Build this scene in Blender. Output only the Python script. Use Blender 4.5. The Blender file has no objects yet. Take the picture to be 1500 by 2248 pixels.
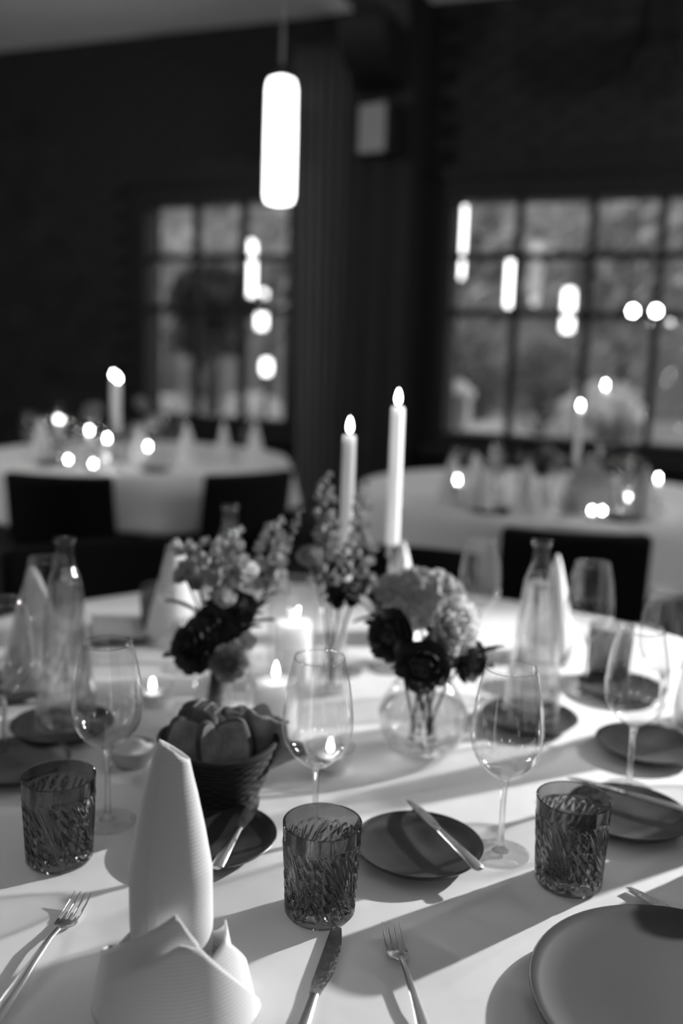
import bpy, bmesh, math, random
from mathutils import Vector, Matrix
random.seed(7)
S = bpy.context.scene
COL = S.collection
PI = math.pi
def rad(a): return math.radians(a)

# ------------------------------------------------------------------ camera
FPX, CX, CY = 2061.0, 742.0, 1080.0          # focal length and principal point in the 1500 x 2248 frame
PITCH, ROLL, CAMZ = rad(8.5), rad(1.9), 1.31
cR = Vector((1, 0, 0)); cU = Vector((0, math.sin(PITCH), math.cos(PITCH))); cF = Vector((0, math.cos(PITCH), -math.sin(PITCH)))
R1 = cR * math.cos(ROLL) + cU * math.sin(ROLL)
U1 = -cR * math.sin(ROLL) + cU * math.cos(ROLL)
CAM = Vector((0, 0, CAMZ))
cd = bpy.data.cameras.new('camera'); cam = bpy.data.objects.new('camera', cd); COL.objects.link(cam)
m = Matrix((R1, U1, -cF)).transposed().to_4x4(); m.translation = CAM; cam.matrix_world = m
cd.sensor_fit = 'HORIZONTAL'; cd.lens = 35.0; cd.sensor_width = 35.0 * 1500 / FPX
cd.shift_x = (750 - CX) / 1500; cd.shift_y = -(1124 - CY) / 1500
cd.clip_start = 0.05; cd.clip_end = 200
cd.dof.use_dof = True; cd.dof.focus_distance = 0.93; cd.dof.aperture_fstop = 1.95; cd.dof.aperture_blades = 7
S.camera = cam

# ------------------------------------------------------------------ world and exposure
w = bpy.data.worlds.new('dusk_sky'); S.world = w; w.use_nodes = True
w.node_tree.nodes['Background'].inputs[0].default_value = (1, 1, 1, 1)
w.node_tree.nodes['Background'].inputs[1].default_value = 1.5
S.view_settings.view_transform = 'Standard'; S.view_settings.look = 'None'
S.view_settings.exposure = 0.0; S.view_settings.gamma = 1.0; S.view_settings.use_curve_mapping = False
S.cycles.transparent_max_bounces = 24; S.cycles.max_bounces = 7; S.cycles.diffuse_bounces = 3; S.cycles.glossy_bounces = 3; S.cycles.transmission_bounces = 7
S.cycles.use_light_tree = False; S.cycles.use_adaptive_sampling = True; S.cycles.adaptive_threshold = 0.02
S.cycles.sample_clamp_indirect = 12.0

# ------------------------------------------------------------------ light levels of the lamps in the place
L_KEY = 400.0        # floor lamp right of the table, out of frame
L_PEND = 6.0         # pendant glass
L_FLAME = 24.0       # candle flame
L_SIDE_FILL = 140.0        # unseen pendants added at both sides to brighten ceiling and back tables
L_REAR = 14.0        # pendants behind the camera and two added beside it, radiance of the glass

# ------------------------------------------------------------------ layout helpers: a spot on a real plane
def ray(x, y): return cF * FPX + R1 * (x - CX) - U1 * (y - CY)
def onz(x, y, z=0.74):
    d = ray(x, y); return CAM + d * ((z - CAMZ) / d.z)
def atd(x, y, depth): return CAM + ray(x, y) * (depth / FPX)
T = 0.74
# the window wall: runs along WU, its normal WN points into the room
W0 = Vector((-1.37, 6.93, 0)); WU = Vector((0.9262, -0.3771, 0)); WN = Vector((-0.3771, -0.9262, 0))
WROT = math.atan2(WU.y, WU.x)
def W(s, t, z): return W0 + WU * s + WN * t + Vector((0, 0, z))
def onwall(x, y, t=0.0):
    d = ray(x, y); k = ((W0 + WN * t - CAM).dot(WN)) / d.dot(WN)
    p = CAM + d * k; return (p - W0).dot(WU), p.z

# ------------------------------------------------------------------ materials
MATS = {}
def nodes(name):
    mt = bpy.data.materials.new(name); mt.use_nodes = True; nt = mt.node_tree; nt.nodes.clear()
    out = nt.nodes.new('ShaderNodeOutputMaterial'); MATS[name] = mt
    return mt, nt, out
def g(v): return (v, v, v, 1)
def pmat(name, v, rough=0.6, spec=0.3, metal=0.0, var=0.0, vscale=8.0, bump=0.0, bscale=60.0, sss=0.0, sheen=0.0, stretch=None, dist=0.002, trans=0.0):
    mt, nt, out = nodes(name)
    b = nt.nodes.new('ShaderNodeBsdfPrincipled'); nt.links.new(b.outputs[0], out.inputs[0])
    b.inputs['Base Color'].default_value = g(v); b.inputs['Roughness'].default_value = rough
    b.inputs['Specular IOR Level'].default_value = spec; b.inputs['Metallic'].default_value = metal
    if sheen: b.inputs['Sheen Weight'].default_value = sheen
    if sss:
        b.inputs['Subsurface Weight'].default_value = sss; b.inputs['Subsurface Radius'].default_value = (1, 1, 1)
        b.inputs['Subsurface Scale'].default_value = 0.04
    tc = nt.nodes.new('ShaderNodeTexCoord'); mp = nt.nodes.new('ShaderNodeMapping'); nt.links.new(tc.outputs['Object'], mp.inputs[0])
    if stretch: mp.inputs['Scale'].default_value = stretch
    if var:
        n = nt.nodes.new('ShaderNodeTexNoise'); n.inputs['Scale'].default_value = vscale; n.inputs['Detail'].default_value = 5
        nt.links.new(mp.outputs[0], n.inputs['Vector'])
        r = nt.nodes.new('ShaderNodeMapRange'); nt.links.new(n.outputs['Fac'], r.inputs['Value'])
        r.inputs['From Min'].default_value = 0.3; r.inputs['From Max'].default_value = 0.7
        r.inputs['To Min'].default_value = v * (1 - var); r.inputs['To Max'].default_value = v * (1 + var)
        nt.links.new(r.outputs[0], b.inputs['Base Color'])
    if bump:
        n = nt.nodes.new('ShaderNodeTexNoise'); n.inputs['Scale'].default_value = bscale; n.inputs['Detail'].default_value = 4
        nt.links.new(mp.outputs[0], n.inputs['Vector'])
        bm_ = nt.nodes.new('ShaderNodeBump'); bm_.inputs['Strength'].default_value = bump; bm_.inputs['Distance'].default_value = dist
        nt.links.new(n.outputs['Fac'], bm_.inputs['Height']); nt.links.new(bm_.outputs[0], b.inputs['Normal'])
    if trans:
        t = nt.nodes.new('ShaderNodeBsdfTranslucent'); t.inputs[0].default_value = g(v)
        mx = nt.nodes.new('ShaderNodeMixShader'); mx.inputs[0].default_value = trans
        nt.links.new(b.outputs[0], mx.inputs[1]); nt.links.new(t.outputs[0], mx.inputs[2]); nt.links.new(mx.outputs[0], out.inputs[0])
    return mt
def emat(name, v, s):
    mt, nt, out = nodes(name); e = nt.nodes.new('ShaderNodeEmission')
    e.inputs[0].default_value = g(v); e.inputs[1].default_value = s; nt.links.new(e.outputs[0], out.inputs[0]); return mt
def thin_glass(name, tint=0.97, f0=0.05, rough=0.0, power=4.0):
    mt, nt, out = nodes(name)
    t = nt.nodes.new('ShaderNodeBsdfTransparent'); t.inputs[0].default_value = g(tint)
    gl = nt.nodes.new('ShaderNodeBsdfGlossy'); gl.inputs['Roughness'].default_value = rough; gl.inputs[0].default_value = g(1)
    lw = nt.nodes.new('ShaderNodeLayerWeight'); lw.inputs[0].default_value = 0.5
    p = nt.nodes.new('ShaderNodeMath'); p.operation = 'POWER'; p.inputs[1].default_value = power; nt.links.new(lw.outputs['Facing'], p.inputs[0])
    r = nt.nodes.new('ShaderNodeMath'); r.operation = 'MULTIPLY_ADD'; r.inputs[1].default_value = 0.8 - f0; r.inputs[2].default_value = f0
    nt.links.new(p.outputs[0], r.inputs[0])
    mx = nt.nodes.new('ShaderNodeMixShader'); nt.links.new(r.outputs[0], mx.inputs[0])
    nt.links.new(t.outputs[0], mx.inputs[1]); nt.links.new(gl.outputs[0], mx.inputs[2]); nt.links.new(mx.outputs[0], out.inputs[0]); return mt
def solid_glass(name, v=1.0, ior=1.45, through=0.4, tv=None, rough=0.0):
    mt, nt, out = nodes(name)
    a = nt.nodes.new('ShaderNodeBsdfGlass'); a.inputs[0].default_value = g(v); a.inputs['IOR'].default_value = ior; a.inputs['Roughness'].default_value = rough
    t = nt.nodes.new('ShaderNodeBsdfTransparent'); t.inputs[0].default_value = g(v if tv is None else tv)
    mx = nt.nodes.new('ShaderNodeMixShader'); mx.inputs[0].default_value = through
    nt.links.new(a.outputs[0], mx.inputs[1]); nt.links.new(t.outputs[0], mx.inputs[2]); nt.links.new(mx.outputs[0], out.inputs[0]); return mt
def cut_glass(name, v):
    # dark tinted refracting glass under a clear polished surface
    mt, nt, out = nodes(name)
    a = nt.nodes.new('ShaderNodeBsdfGlass'); a.inputs[0].default_value = g(v); a.inputs['IOR'].default_value = 1.52; a.inputs['Roughness'].default_value = 0.0
    t = nt.nodes.new('ShaderNodeBsdfTransparent'); t.inputs[0].default_value = g(v * 0.9)
    mx = nt.nodes.new('ShaderNodeMixShader'); mx.inputs[0].default_value = 0.10
    nt.links.new(a.outputs[0], mx.inputs[1]); nt.links.new(t.outputs[0], mx.inputs[2])
    gl = nt.nodes.new('ShaderNodeBsdfGlossy'); gl.inputs['Roughness'].default_value = 0.06; gl.inputs[0].default_value = g(1)
    lw = nt.nodes.new('ShaderNodeLayerWeight'); lw.inputs[0].default_value = 0.25
    m2 = nt.nodes.new('ShaderNodeMixShader'); r = nt.nodes.new('ShaderNodeMath'); r.operation = 'MULTIPLY_ADD'; r.inputs[1].default_value = 0.25; r.inputs[2].default_value = 0.03
    nt.links.new(lw.outputs['Fresnel'], r.inputs[0]); nt.links.new(r.outputs[0], m2.inputs[0])
    nt.links.new(mx.outputs[0], m2.inputs[1]); nt.links.new(gl.outputs[0], m2.inputs[2]); nt.links.new(m2.outputs[0], out.inputs[0]); return mt
def weave(name, v, scale, strength, rough=0.9):
    mt, nt, out = nodes(name)
    b = nt.nodes.new('ShaderNodeBsdfPrincipled'); nt.links.new(b.outputs[0], out.inputs[0])
    b.inputs['Base Color'].default_value = g(v); b.inputs['Roughness'].default_value = rough; b.inputs['Specular IOR Level'].default_value = 0.1
    tc = nt.nodes.new('ShaderNodeTexCoord')
    wv = nt.nodes.new('ShaderNodeTexWave'); wv.bands_direction = 'Z'; wv.inputs['Scale'].default_value = scale; wv.inputs['Distortion'].default_value = 0.6
    nt.links.new(tc.outputs['Object'], wv.inputs['Vector'])
    n = nt.nodes.new('ShaderNodeTexNoise'); n.inputs['Scale'].default_value = scale * 6; nt.links.new(tc.outputs['Object'], n.inputs['Vector'])
    ad = nt.nodes.new('ShaderNodeMath'); ad.operation = 'ADD'; nt.links.new(wv.outputs['Fac'], ad.inputs[0]); nt.links.new(n.outputs['Fac'], ad.inputs[1])
    bp = nt.nodes.new('ShaderNodeBump'); bp.inputs['Strength'].default_value = strength; bp.inputs['Distance'].default_value = 0.0008
    nt.links.new(ad.outputs[0], bp.inputs['Height']); nt.links.new(bp.outputs[0], b.inputs['Normal']); return mt

CLOTH = pmat('white_tablecloth', 0.80, 0.85, 0.1, var=0.03, vscale=3, bump=0.25, bscale=9, dist=0.01)
LINEN = weave('napkin_linen', 0.80, 95, 0.35)
DARKC = pmat('dark_glazed_stoneware', 0.04, 0.38, 0.6, var=0.5, vscale=22, bump=0.15, bscale=140)
PLATE = pmat('matt_grey_plate', 0.055, 0.55, 0.25, var=0.05, vscale=4)
STEEL = pmat('polished_steel', 0.8, 0.24, 0.5, metal=1.0, var=0.08, vscale=30)
BLADE = pmat('polished_blade', 0.85, 0.16, 0.5, metal=1.0, bump=0.5, bscale=130, dist=0.0012)
WAX = pmat('white_wax', 0.95, 0.5, 0.3, sss=1.0)
WICK = pmat('burnt_wick', 0.02, 0.9)
FLAME = emat('candle_flame', 1.0, L_FLAME)
TIN = pmat('aluminium_cup', 0.7, 0.3, 0.5, metal=1.0)
GLASS = thin_glass('thin_clear_glass', 0.975, 0.05, 0.025)
STEMG = solid_glass('clear_glass_solid', 1.0, 1.45, 0.35)
CUTG = cut_glass('smoky_cut_glass', 0.60)
BOTG = thin_glass('bottle_glass', 0.93, 0.07, 0.025)
WATER = solid_glass('water', 1.0, 1.33, 0.55)
BASK = pmat('dark_woven_rattan', 0.012, 0.65, 0.3, var=0.4, vscale=60)
CRUST = pmat('bread_crust', 0.10, 0.8, 0.2, var=0.5, vscale=30, bump=0.6, bscale=120)
CRUMB = pmat('bread_crumb', 0.30, 0.9, 0.1, var=0.3, vscale=60, bump=0.8, bscale=200)
CRISP = pmat('crispbread', 0.3, 0.85, 0.1, var=0.4, vscale=40, bump=0.8, bscale=150)
BUTTER = pmat('butter', 0.75, 0.5, 0.3, sss=0.2)
PALEC = pmat('pale_ceramic', 0.5, 0.4, 0.4)
P_PALE = pmat('pale_petal', 0.5, 0.8, 0.1, var=0.15, vscale=60, trans=0.3)
P_WHITE = pmat('white_petal', 0.85, 0.8, 0.1, trans=0.3)
P_MID = pmat('mid_petal', 0.4, 0.8, 0.1, var=0.25, vscale=50, trans=0.3)
P_DARK = pmat('dark_petal', 0.08, 0.7, 0.2, var=0.4, vscale=60)
LEAF = pmat('dark_leaf', 0.035, 0.55, 0.3, var=0.3, vscale=40)
STEM = pmat('flower_stem', 0.045, 0.7, 0.2)
GREYST = pmat('grey_green_stem', 0.16, 0.7, 0.2)
BRICK = pmat('dark_brick', 0.028, 0.85, 0.2, var=0.35, vscale=5, bump=0.4, bscale=40)
MORT = pmat('dark_mortar', 0.02, 0.95, 0.1)
PLAST = pmat('ceiling_plaster', 0.8, 0.9, 0.1, var=0.06, vscale=2)
PLAINW = pmat('plain_dark_wall', 0.10, 0.9, 0.1, var=0.1, vscale=2)
FLOORM = pmat('dark_floor', 0.04, 0.5, 0.3, var=0.3, vscale=3)
TIMB = pmat('black_timber', 0.010, 0.6, 0.3)
BEAM = pmat('painted_beam', 0.06, 0.7, 0.2)
CURT = pmat('grey_curtain', 0.18, 0.95, 0.1, bump=0.2, bscale=200)
SPKG = pmat('grey_loudspeaker', 0.34, 0.5, 0.3); SPKD = pmat('black_plastic', 0.008, 0.5, 0.3)
PEND = emat('opal_glass_lit', 1.0, L_PEND)
PENDFILL = emat('opal_glass_side_fill', 1.0, L_SIDE_FILL)
PENDR = emat('opal_glass_lit_rear', 1.0, L_REAR)
REFLB = emat('reflection_glow', 1.0, 40.0)
CORD = pmat('pale_cord', 0.25, 0.6); METD = pmat('dark_metal', 0.03, 0.4, 0.5, metal=0.6)
FABR = pmat('black_chair_fabric', 0.012, 0.9, 0.1, sheen=0.0, bump=0.2, bscale=400)
LEGM = pmat('black_chair_leg', 0.015, 0.4, 0.4)
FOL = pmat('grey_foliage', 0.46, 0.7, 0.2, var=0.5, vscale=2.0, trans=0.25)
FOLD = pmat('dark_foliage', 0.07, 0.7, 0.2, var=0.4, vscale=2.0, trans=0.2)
FOLM = pmat('shrub_foliage', 0.14, 0.7, 0.2, var=0.5, vscale=2.0, trans=0.25)
FOLP = pmat('pale_foliage', 0.85, 0.7, 0.2, var=0.3, vscale=2.0, trans=0.25)
BARK = pmat('bark', 0.06, 0.9)
LAWN = pmat('lawn', 0.28, 0.95, 0.05, var=0.35, vscale=1.2)
STONE = pmat('pale_stone', 0.75, 0.9, 0.1, var=0.12, vscale=6)
WINGL = thin_glass('window_glass', 0.93, 0.03)

# ------------------------------------------------------------------ mesh helpers
class MB:
    def __init__(s): s.v = []; s.f = []
    def add(s, vs, fs):
        o = len(s.v); s.v += [Vector(p) for p in vs]; s.f += [tuple(i + o for i in f) for f in fs]; return s
    def box(s, c, d, rz=0.0):
        c = Vector(c); r = Matrix.Rotation(rz, 3, 'Z'); vs = []
        for x in (-1, 1):
            for y in (-1, 1):
                for z in (-1, 1): vs.append(c + r @ Vector((x * d[0] / 2, y * d[1] / 2, z * d[2] / 2)))
        return s.add(vs, [(0, 1, 3, 2), (4, 6, 7, 5), (0, 4, 5, 1), (2, 3, 7, 6), (0, 2, 6, 4), (1, 5, 7, 3)])
    def lathe(s, prof, n=32, c=(0, 0, 0), sx=1.0, sy=1.0):
        c = Vector(c); vs = []; fs = []; k = len(prof)
        for (r, z) in prof:
            for i in range(n):
                a = 2 * PI * i / n; vs.append(c + Vector((r * sx * math.cos(a), r * sy * math.sin(a), z)))
        for j in range(k - 1):
            for i in range(n): fs.append((j * n + i, j * n + (i + 1) % n, (j + 1) * n + (i + 1) % n, (j + 1) * n + i))
        if prof[0][0] > 1e-9 and s_cap(prof): pass
        fs.append(tuple(range(n - 1, -1, -1))); fs.append(tuple(range((k - 1) * n, k * n)))
        return s.add(vs, fs)
    def tube(s, pts, rs, n=8, caps=True):
        pts = [Vector(p) for p in pts]
        if not hasattr(rs, '__len__'): rs = [rs] * len(pts)
        vs = []; fs = []; ref = None
        for i, p in enumerate(pts):
            d = (pts[min(i + 1, len(pts) - 1)] - pts[max(i - 1, 0)]).normalized()
            if ref is None: ref = Vector((1, 0, 0)) if abs(d.x) < 0.8 else Vector((0, 1, 0))
            a = (ref - d * ref.dot(d)).normalized(); b = d.cross(a); ref = a
            for k in range(n):
                t = 2 * PI * k / n; vs.append(p + (a * math.cos(t) + b * math.sin(t)) * rs[i])
        for i in range(len(pts) - 1):
            for k in range(n): fs.append((i * n + k, i * n + (k + 1) % n, (i + 1) * n + (k + 1) % n, (i + 1) * n + k))
        if caps: fs += [tuple(range(n - 1, -1, -1)), tuple(range((len(pts) - 1) * n, len(pts) * n))]
        return s.add(vs, fs)
    def grid(s, fn, nu, nv, wrap=False):
        vs = [fn(i / nu, j / nv) for j in range(nv + 1) for i in range(nu + (0 if wrap else 1))]
        k = nu if wrap else nu + 1; fs = []
        for j in range(nv):
            for i in range(nu):
                a = i; b = (i + 1) % k; fs.append((j * k + a, j * k + b, (j + 1) * k + b, (j + 1) * k + a))
        return s.add(vs, fs)
    def mesh(s, name, mt, smooth=True, angle=40):
        me = bpy.data.meshes.new(name); me.from_pydata([tuple(p) for p in s.v], [], s.f)
        bm = bmesh.new(); bm.from_mesh(me); bmesh.ops.recalc_face_normals(bm, faces=bm.faces); bm.to_mesh(me); bm.free()
        if smooth:
            me.polygons.foreach_set('use_smooth', [True] * len(me.polygons))
            try: me.set_sharp_from_angle(angle=rad(angle))
            except Exception: pass
        me.materials.append(mt); return me
    def build(s, name, mt, parent=None, loc=None, rz=0.0, smooth=True, angle=40, bevel=0.0, thick=0.0, kind=None):
        o = bpy.data.objects.new(name, s.mesh(name, mt, smooth, angle)); COL.objects.link(o)
        if parent: o.parent = parent
        if loc is not None: o.location = loc
        if rz: o.rotation_euler.z = rz
        if thick:
            md = o.modifiers.new('thickness', 'SOLIDIFY'); md.thickness = thick; md.offset = 0
        if bevel:
            md = o.modifiers.new('bevel', 'BEVEL'); md.width = bevel; md.segments = 2; md.limit_method = 'ANGLE'
        if kind: o['kind'] = kind
        return o
def s_cap(p): return True
def empty(name, loc=(0, 0, 0), rz=0.0):
    o = bpy.data.objects.new(name, None); COL.objects.link(o); o.location = loc; o.rotation_euler.z = rz; o.empty_display_size = 0.05; return o
def tag(o, label, cat, group=None):
    o['label'] = label; o['category'] = cat
    if group: o['group'] = group
    elif 'group' in o: del o['group']
    return o
def kids(o): return [c for c in bpy.data.objects if c.parent == o]
def dup(root, loc, rz=0.0, label=None, cat=None, group=None, scale=None):
    r = root.copy(); COL.objects.link(r); r.location = loc; r.rotation_euler.z = rz
    if scale: r.scale = (scale,) * 3
    tag(r, label or root['label'], cat or root['category'], group)
    for ch in kids(root):
        c = ch.copy(); COL.objects.link(c); c.parent = r
        for gch in kids(ch):
            d = gch.copy(); COL.objects.link(d); d.parent = c
    return r
def struct(o): o['kind'] = 'structure'; return o
class Kind:
    """first use makes the thing, later uses copy it"""
    def __init__(s, make): s.make = make; s.root = None
    def __call__(s, loc, label, cat, group=None, rz=0.0, scale=None):
        if s.root is None:
            s.root = s.make(); r = s.root; r.location = loc; r.rotation_euler.z = rz
            if scale: r.scale = (scale,) * 3
            return tag(r, label, cat, group)
        r = dup(s.root, loc, rz, label, cat, group, scale)
        if not scale: r.scale = (1, 1, 1)
        return r

# ================================================================== the room
CEIL = 3.45
S0, S1, TD = -3.6, 8.2, 9.6                      # room extent along the window wall and away from it
wl0 = onwall(338, 912, -0.13); wr0 = onwall(984, 958, -0.13)
zl0, zl1 = 0.82, onwall(480, 452, -0.13)[1]
zr1 = onwall(1200, 442, -0.13)[1]
WIN = [(wl0[0], onwall(628, 700)[0], zl0, zl1), (wr0[0], wr0[0] + 2.02, zl0, zr1)]
TH = 0.36                                         # wall thickness
RV = 0.10                                         # dark reveal around each window
wall = MB()
def wbox(mb, s0, s1, t0, t1, z0, z1):
    vs = [W(s, t, z) for s in (s0, s1) for t in (t0, t1) for z in (z0, z1)]
    mb.add(vs, [(0, 1, 3, 2), (4, 6, 7, 5), (0, 4, 5, 1), (2, 3, 7, 6), (0, 2, 6, 4), (1, 5, 7, 3)]); return mb
a, b = WIN
wbox(wall, S0, a[0] - RV, -TH, 0, 0, CEIL); wbox(wall, a[0] - RV, a[1] + RV, -TH, 0, 0, a[2] - RV); wbox(wall, a[0] - RV, a[1] + RV, -TH, 0, a[3] + RV * 1.6, CEIL)
wbox(wall, a[1] + RV, b[0] - RV, -TH, 0, 0, CEIL)
wbox(wall, b[0] - RV, b[1] + RV, -TH, 0, 0, b[2] - RV); wbox(wall, b[0] - RV, b[1] + RV, -TH, 0, b[3] + RV * 1.6, CEIL); wbox(wall, b[1] + RV, S1, -TH, 0, 0, CEIL)
PS0, PS1, PT = onwall(752, 600, 0.22)[0], onwall(900, 600, 0.22)[0], 0.22
wbox(wall, PS0, PS1, 0, PT, 0, CEIL)
wall_o = struct(wall.build('wall_front', MORT, smooth=False))
# bricks: the ones showing largest singly, the rest joined
BL, BH, BG = 0.24, 0.066, 0.012
rows = int(CEIL / (BH + BG)); cand = []
def blocked(s0, s1, z0, z1):
    for (p, q, r, u) in WIN:
        if s1 > p - RV - 0.01 and s0 < q + RV + 0.01 and z1 > r - RV - 0.01 and z0 < u + RV * 1.6 + 0.01: return True
    return False
for r in range(rows):
    z0 = r * (BH + BG) + 0.006
    if z0 + BH > CEIL: continue
    s = -2.6 - (0.126 if r % 2 else 0)
    while s < 4.6:
        s0, s1 = s, s + BL
        if not blocked(s0, s1, z0, z0 + BH) and not (s1 > PS0 - 0.005 and s0 < PS1 + 0.005): cand.append((s0, 0.0, z0, BL))
        s += BL + BG
    n = 3; wdt = (PS1 - PS0 - 0.01) / n
    for k in range(n): cand.append((PS0 + 0.005 + k * wdt + 0.005, PT, z0, wdt - 0.012))
def brick_mb(l): return MB().box((0, 0, 0), (l, 0.03, BH))
meB = {}
def showing(c):
    p = W(c[0] + c[3] / 2, c[1], c[2] + BH / 2) - CAM; d = p.dot(cF); x = CX + FPX * p.dot(R1) / d; y = CY - FPX * p.dot(U1) / d
    vis = 20 < x < 1480 and 20 < y < 960
    return (0 if vis else 1, d)
cand.sort(key=showing)
rest = MB()
for i, (s0, t, z0, l) in enumerate(cand):
    j = random.uniform(-0.004, 0.004)
    if i < 300:
        key = round(l, 3)
        if key not in meB: meB[key] = brick_mb(l).mesh('brick', BRICK, smooth=False)
        o = bpy.data.objects.new('brick', meB[key]); COL.objects.link(o); o.parent = wall_o
        o.location = W(s0 + l / 2, t + j, z0 + BH / 2); o.rotation_euler.z = WROT
    else: rest.box(W(s0 + l / 2, t + j, z0 + BH / 2), (l, 0.03, BH), WROT)
rest.build('brick_courses', BRICK, wall_o, smooth=False, kind='stuff')
# other walls, floor, ceiling
struct(wbox(MB(), S0 - 0.2, S0, -TH, TD, 0, CEIL).build('wall_left', PLAINW, smooth=False))
struct(wbox(MB(), S1, S1 + 0.2, -TH, TD, 0, CEIL).build('wall_right', PLAINW, smooth=False))
struct(wbox(MB(), S0 - 0.2, S1 + 0.2, TD, TD + 0.2, 0, CEIL).build('wall_back', PLAINW, smooth=False))
fl = struct(wbox(MB(), S0 - 0.2, S1 + 0.2, -TH, TD + 0.2, -0.1, 0.0).build('floor', FLOORM, smooth=False))
struct(wbox(MB(), S0 - 0.2, S1 + 0.2, -TH, TD + 0.2, CEIL, CEIL + 0.15).build('ceiling', PLAST, smooth=False))
# ceiling beam meeting the brick pier, with rounded corbel and a pale strip painting its lit underside
pc = (PS0 + PS1) / 2
bm1 = struct(wbox(MB(), pc - 0.14, pc + 0.16, PT - 0.02, TD, CEIL - 0.22, CEIL).build('trim_1', BEAM, smooth=False))
corb = MB()
def corbel(u, v):
    a = v * PI / 2
    return W(pc - 0.13 + 0.28 * u, PT + 0.02 + 0.42 * math.cos(a), CEIL - 0.22 - 0.34 * math.sin(a))
corb.grid(corbel, 1, 10)
for u in (0, 1): corb.add([corbel(u, k / 10) for k in range(11)] + [W(pc - 0.13 + 0.28 * u, PT + 0.02, CEIL - 0.22)], [tuple(range(12))])
corb.build('corbel', TIMB, bm1, smooth=False)
wbox(MB(), pc - 0.135, pc - 0.03, PT + 0.45, TD, CEIL - 0.235, CEIL - 0.221).build('lit_strip', pmat('lit_underside_paint', 0.6), bm1, smooth=False)
# dark ledge on the wall under the ceiling
# windows
def window(name, s0, s1, z0, z1, cols, zb):
    e = struct(empty(name, W((s0 + s1) / 2, -0.12, z0)))
    inv = Matrix.Translation(e.location).inverted()
    def part(nm, mb, mt): 
        mb.v = [inv @ p for p in mb.v]; return mb.build(nm, mt, e, smooth=False)
    f = MB(); fw = RV
    wbox(f, s0 - fw, s0, -0.22, -0.0, z0 - fw, z1 + fw * 1.6); wbox(f, s1, s1 + fw, -0.22, -0.0, z0 - fw, z1 + fw * 1.6)
    wbox(f, s0, s1, -0.22, -0.0, z1, z1 + fw * 1.6); wbox(f, s0, s1, -0.22, -0.0, z0 - fw, z0)
    part('window_frame', f, TIMB)
    part('window_sill', wbox(MB(), s0 - fw - 0.04, s1 + fw + 0.04, -0.02, 0.10, z0 - fw - 0.05, z0 - fw), TIMB)
    # shallow segmental arch over the head
    ar = MB(); n = 14; A = []; B = []
    for k in range(n + 1):
        u = k / n; s = s0 - fw - 0.05 + (s1 - s0 + 2 * fw + 0.1) * u
        A.append((s, z1 + fw * 1.4)); B.append((s, z1 + fw * 1.6 + 0.02 + 0.10 * (1 - (2 * u - 1) ** 2)))
    for k in range(n):
        vs = [W(s, t, z) for t in (-0.05, 0.03) for (s, z) in (A[k], A[k + 1], B[k + 1], B[k])]
        ar.add(vs, [(0, 1, 2, 3), (7, 6, 5, 4), (0, 4, 5, 1), (3, 2, 6, 7)] + ([(0, 3, 7, 4)] if k == 0 else []) + ([(1, 5, 6, 2)] if k == n - 1 else []))
    part('arched_lintel', ar, TIMB)
    edges = [s0 + (s1 - s0) * c for c in cols]; mw = 0.045
    for s in edges[1:-1]: part('muntin', wbox(MB(), s - mw / 2, s + mw / 2, -0.16, -0.10, z0, z1), TIMB)
    zz = [z0] + zb + [z1]
    for z in zb: part('glazing_bar', wbox(MB(), s0, s1, -0.155, -0.105, z - mw / 2, z + mw / 2), TIMB)
    for i in range(len(edges) - 1):
        for j in range(len(zz) - 1):
            part('pane', wbox(MB(), edges[i] + mw / 2, edges[i + 1] - mw / 2, -0.132, -0.126, zz[j] + mw / 2, zz[j + 1] - mw / 2), WINGL)
    return e
def zat(y, x): return onwall(x, y, -0.13)[1]
lw = WIN[0]; fr = lambda x, y: (onwall(x, y, -0.13)[0] - lw[0]) / (lw[1] - lw[0])
window('window_1', *lw, [0, fr(432, 700), fr(534, 700), 1], [zat(680, 480), zat(566, 480)])
rw = WIN[1]; fr2 = lambda x, y: (onwall(x, y, -0.13)[0] - rw[0]) / (rw[1] - rw[0])
c1, c2, c3 = fr2(1130, 700), fr2(1288, 700), fr2(1441, 700)
window('window_2', *rw, [0, c1, c2, c3, 1], [zat(690, 1200), zat(563, 1200)])
# curtain hanging between left window and pier
cs0, cs1 = onwall(636, 700, 0.12)[0], PS0 - 0.02
def drape(u, v):
    z = 0.03 + (CEIL - 0.25) * v; sq = 0.72 + 0.28 * v
    s = cs1 - (cs1 - cs0) * sq * (1 - u)
    return W(s, 0.12 + 0.045 * math.sin(u * 2 * PI * 5.5 + 0.5 * math.sin(v * 3)) * (1 - 0.3 * v), z)
cu = MB().grid(drape, 90, 16).build('curtain', CURT, thick=0.006, smooth=True, angle=80)
tag(cu, 'grey pleated curtain hanging between the left window and the brick pier', 'curtain')
# loudspeaker on the pier
sp = empty('wall_loudspeaker', W(onwall(850, 345, PT + 0.14)[0], PT + 0.015, onwall(850, 345, PT + 0.14)[1]), WROT)
MB().box((0, -0.14, 0.15), (0.22, 0.17, 0.30)).build('cabinet', SPKD, sp, bevel=0.012)
MB().box((-0.012, -0.232, 0.15), (0.19, 0.016, 0.28)).build('grille', SPKG, sp, bevel=0.006)
MB().box((0, -0.028, 0.2), (0.05, 0.06, 0.09)).build('bracket', METD, sp)
tag(sp, 'grey box loudspeaker mounted high on the brick pier', 'loudspeaker')
sp.rotation_euler.z = WROT + rad(-14)
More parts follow.
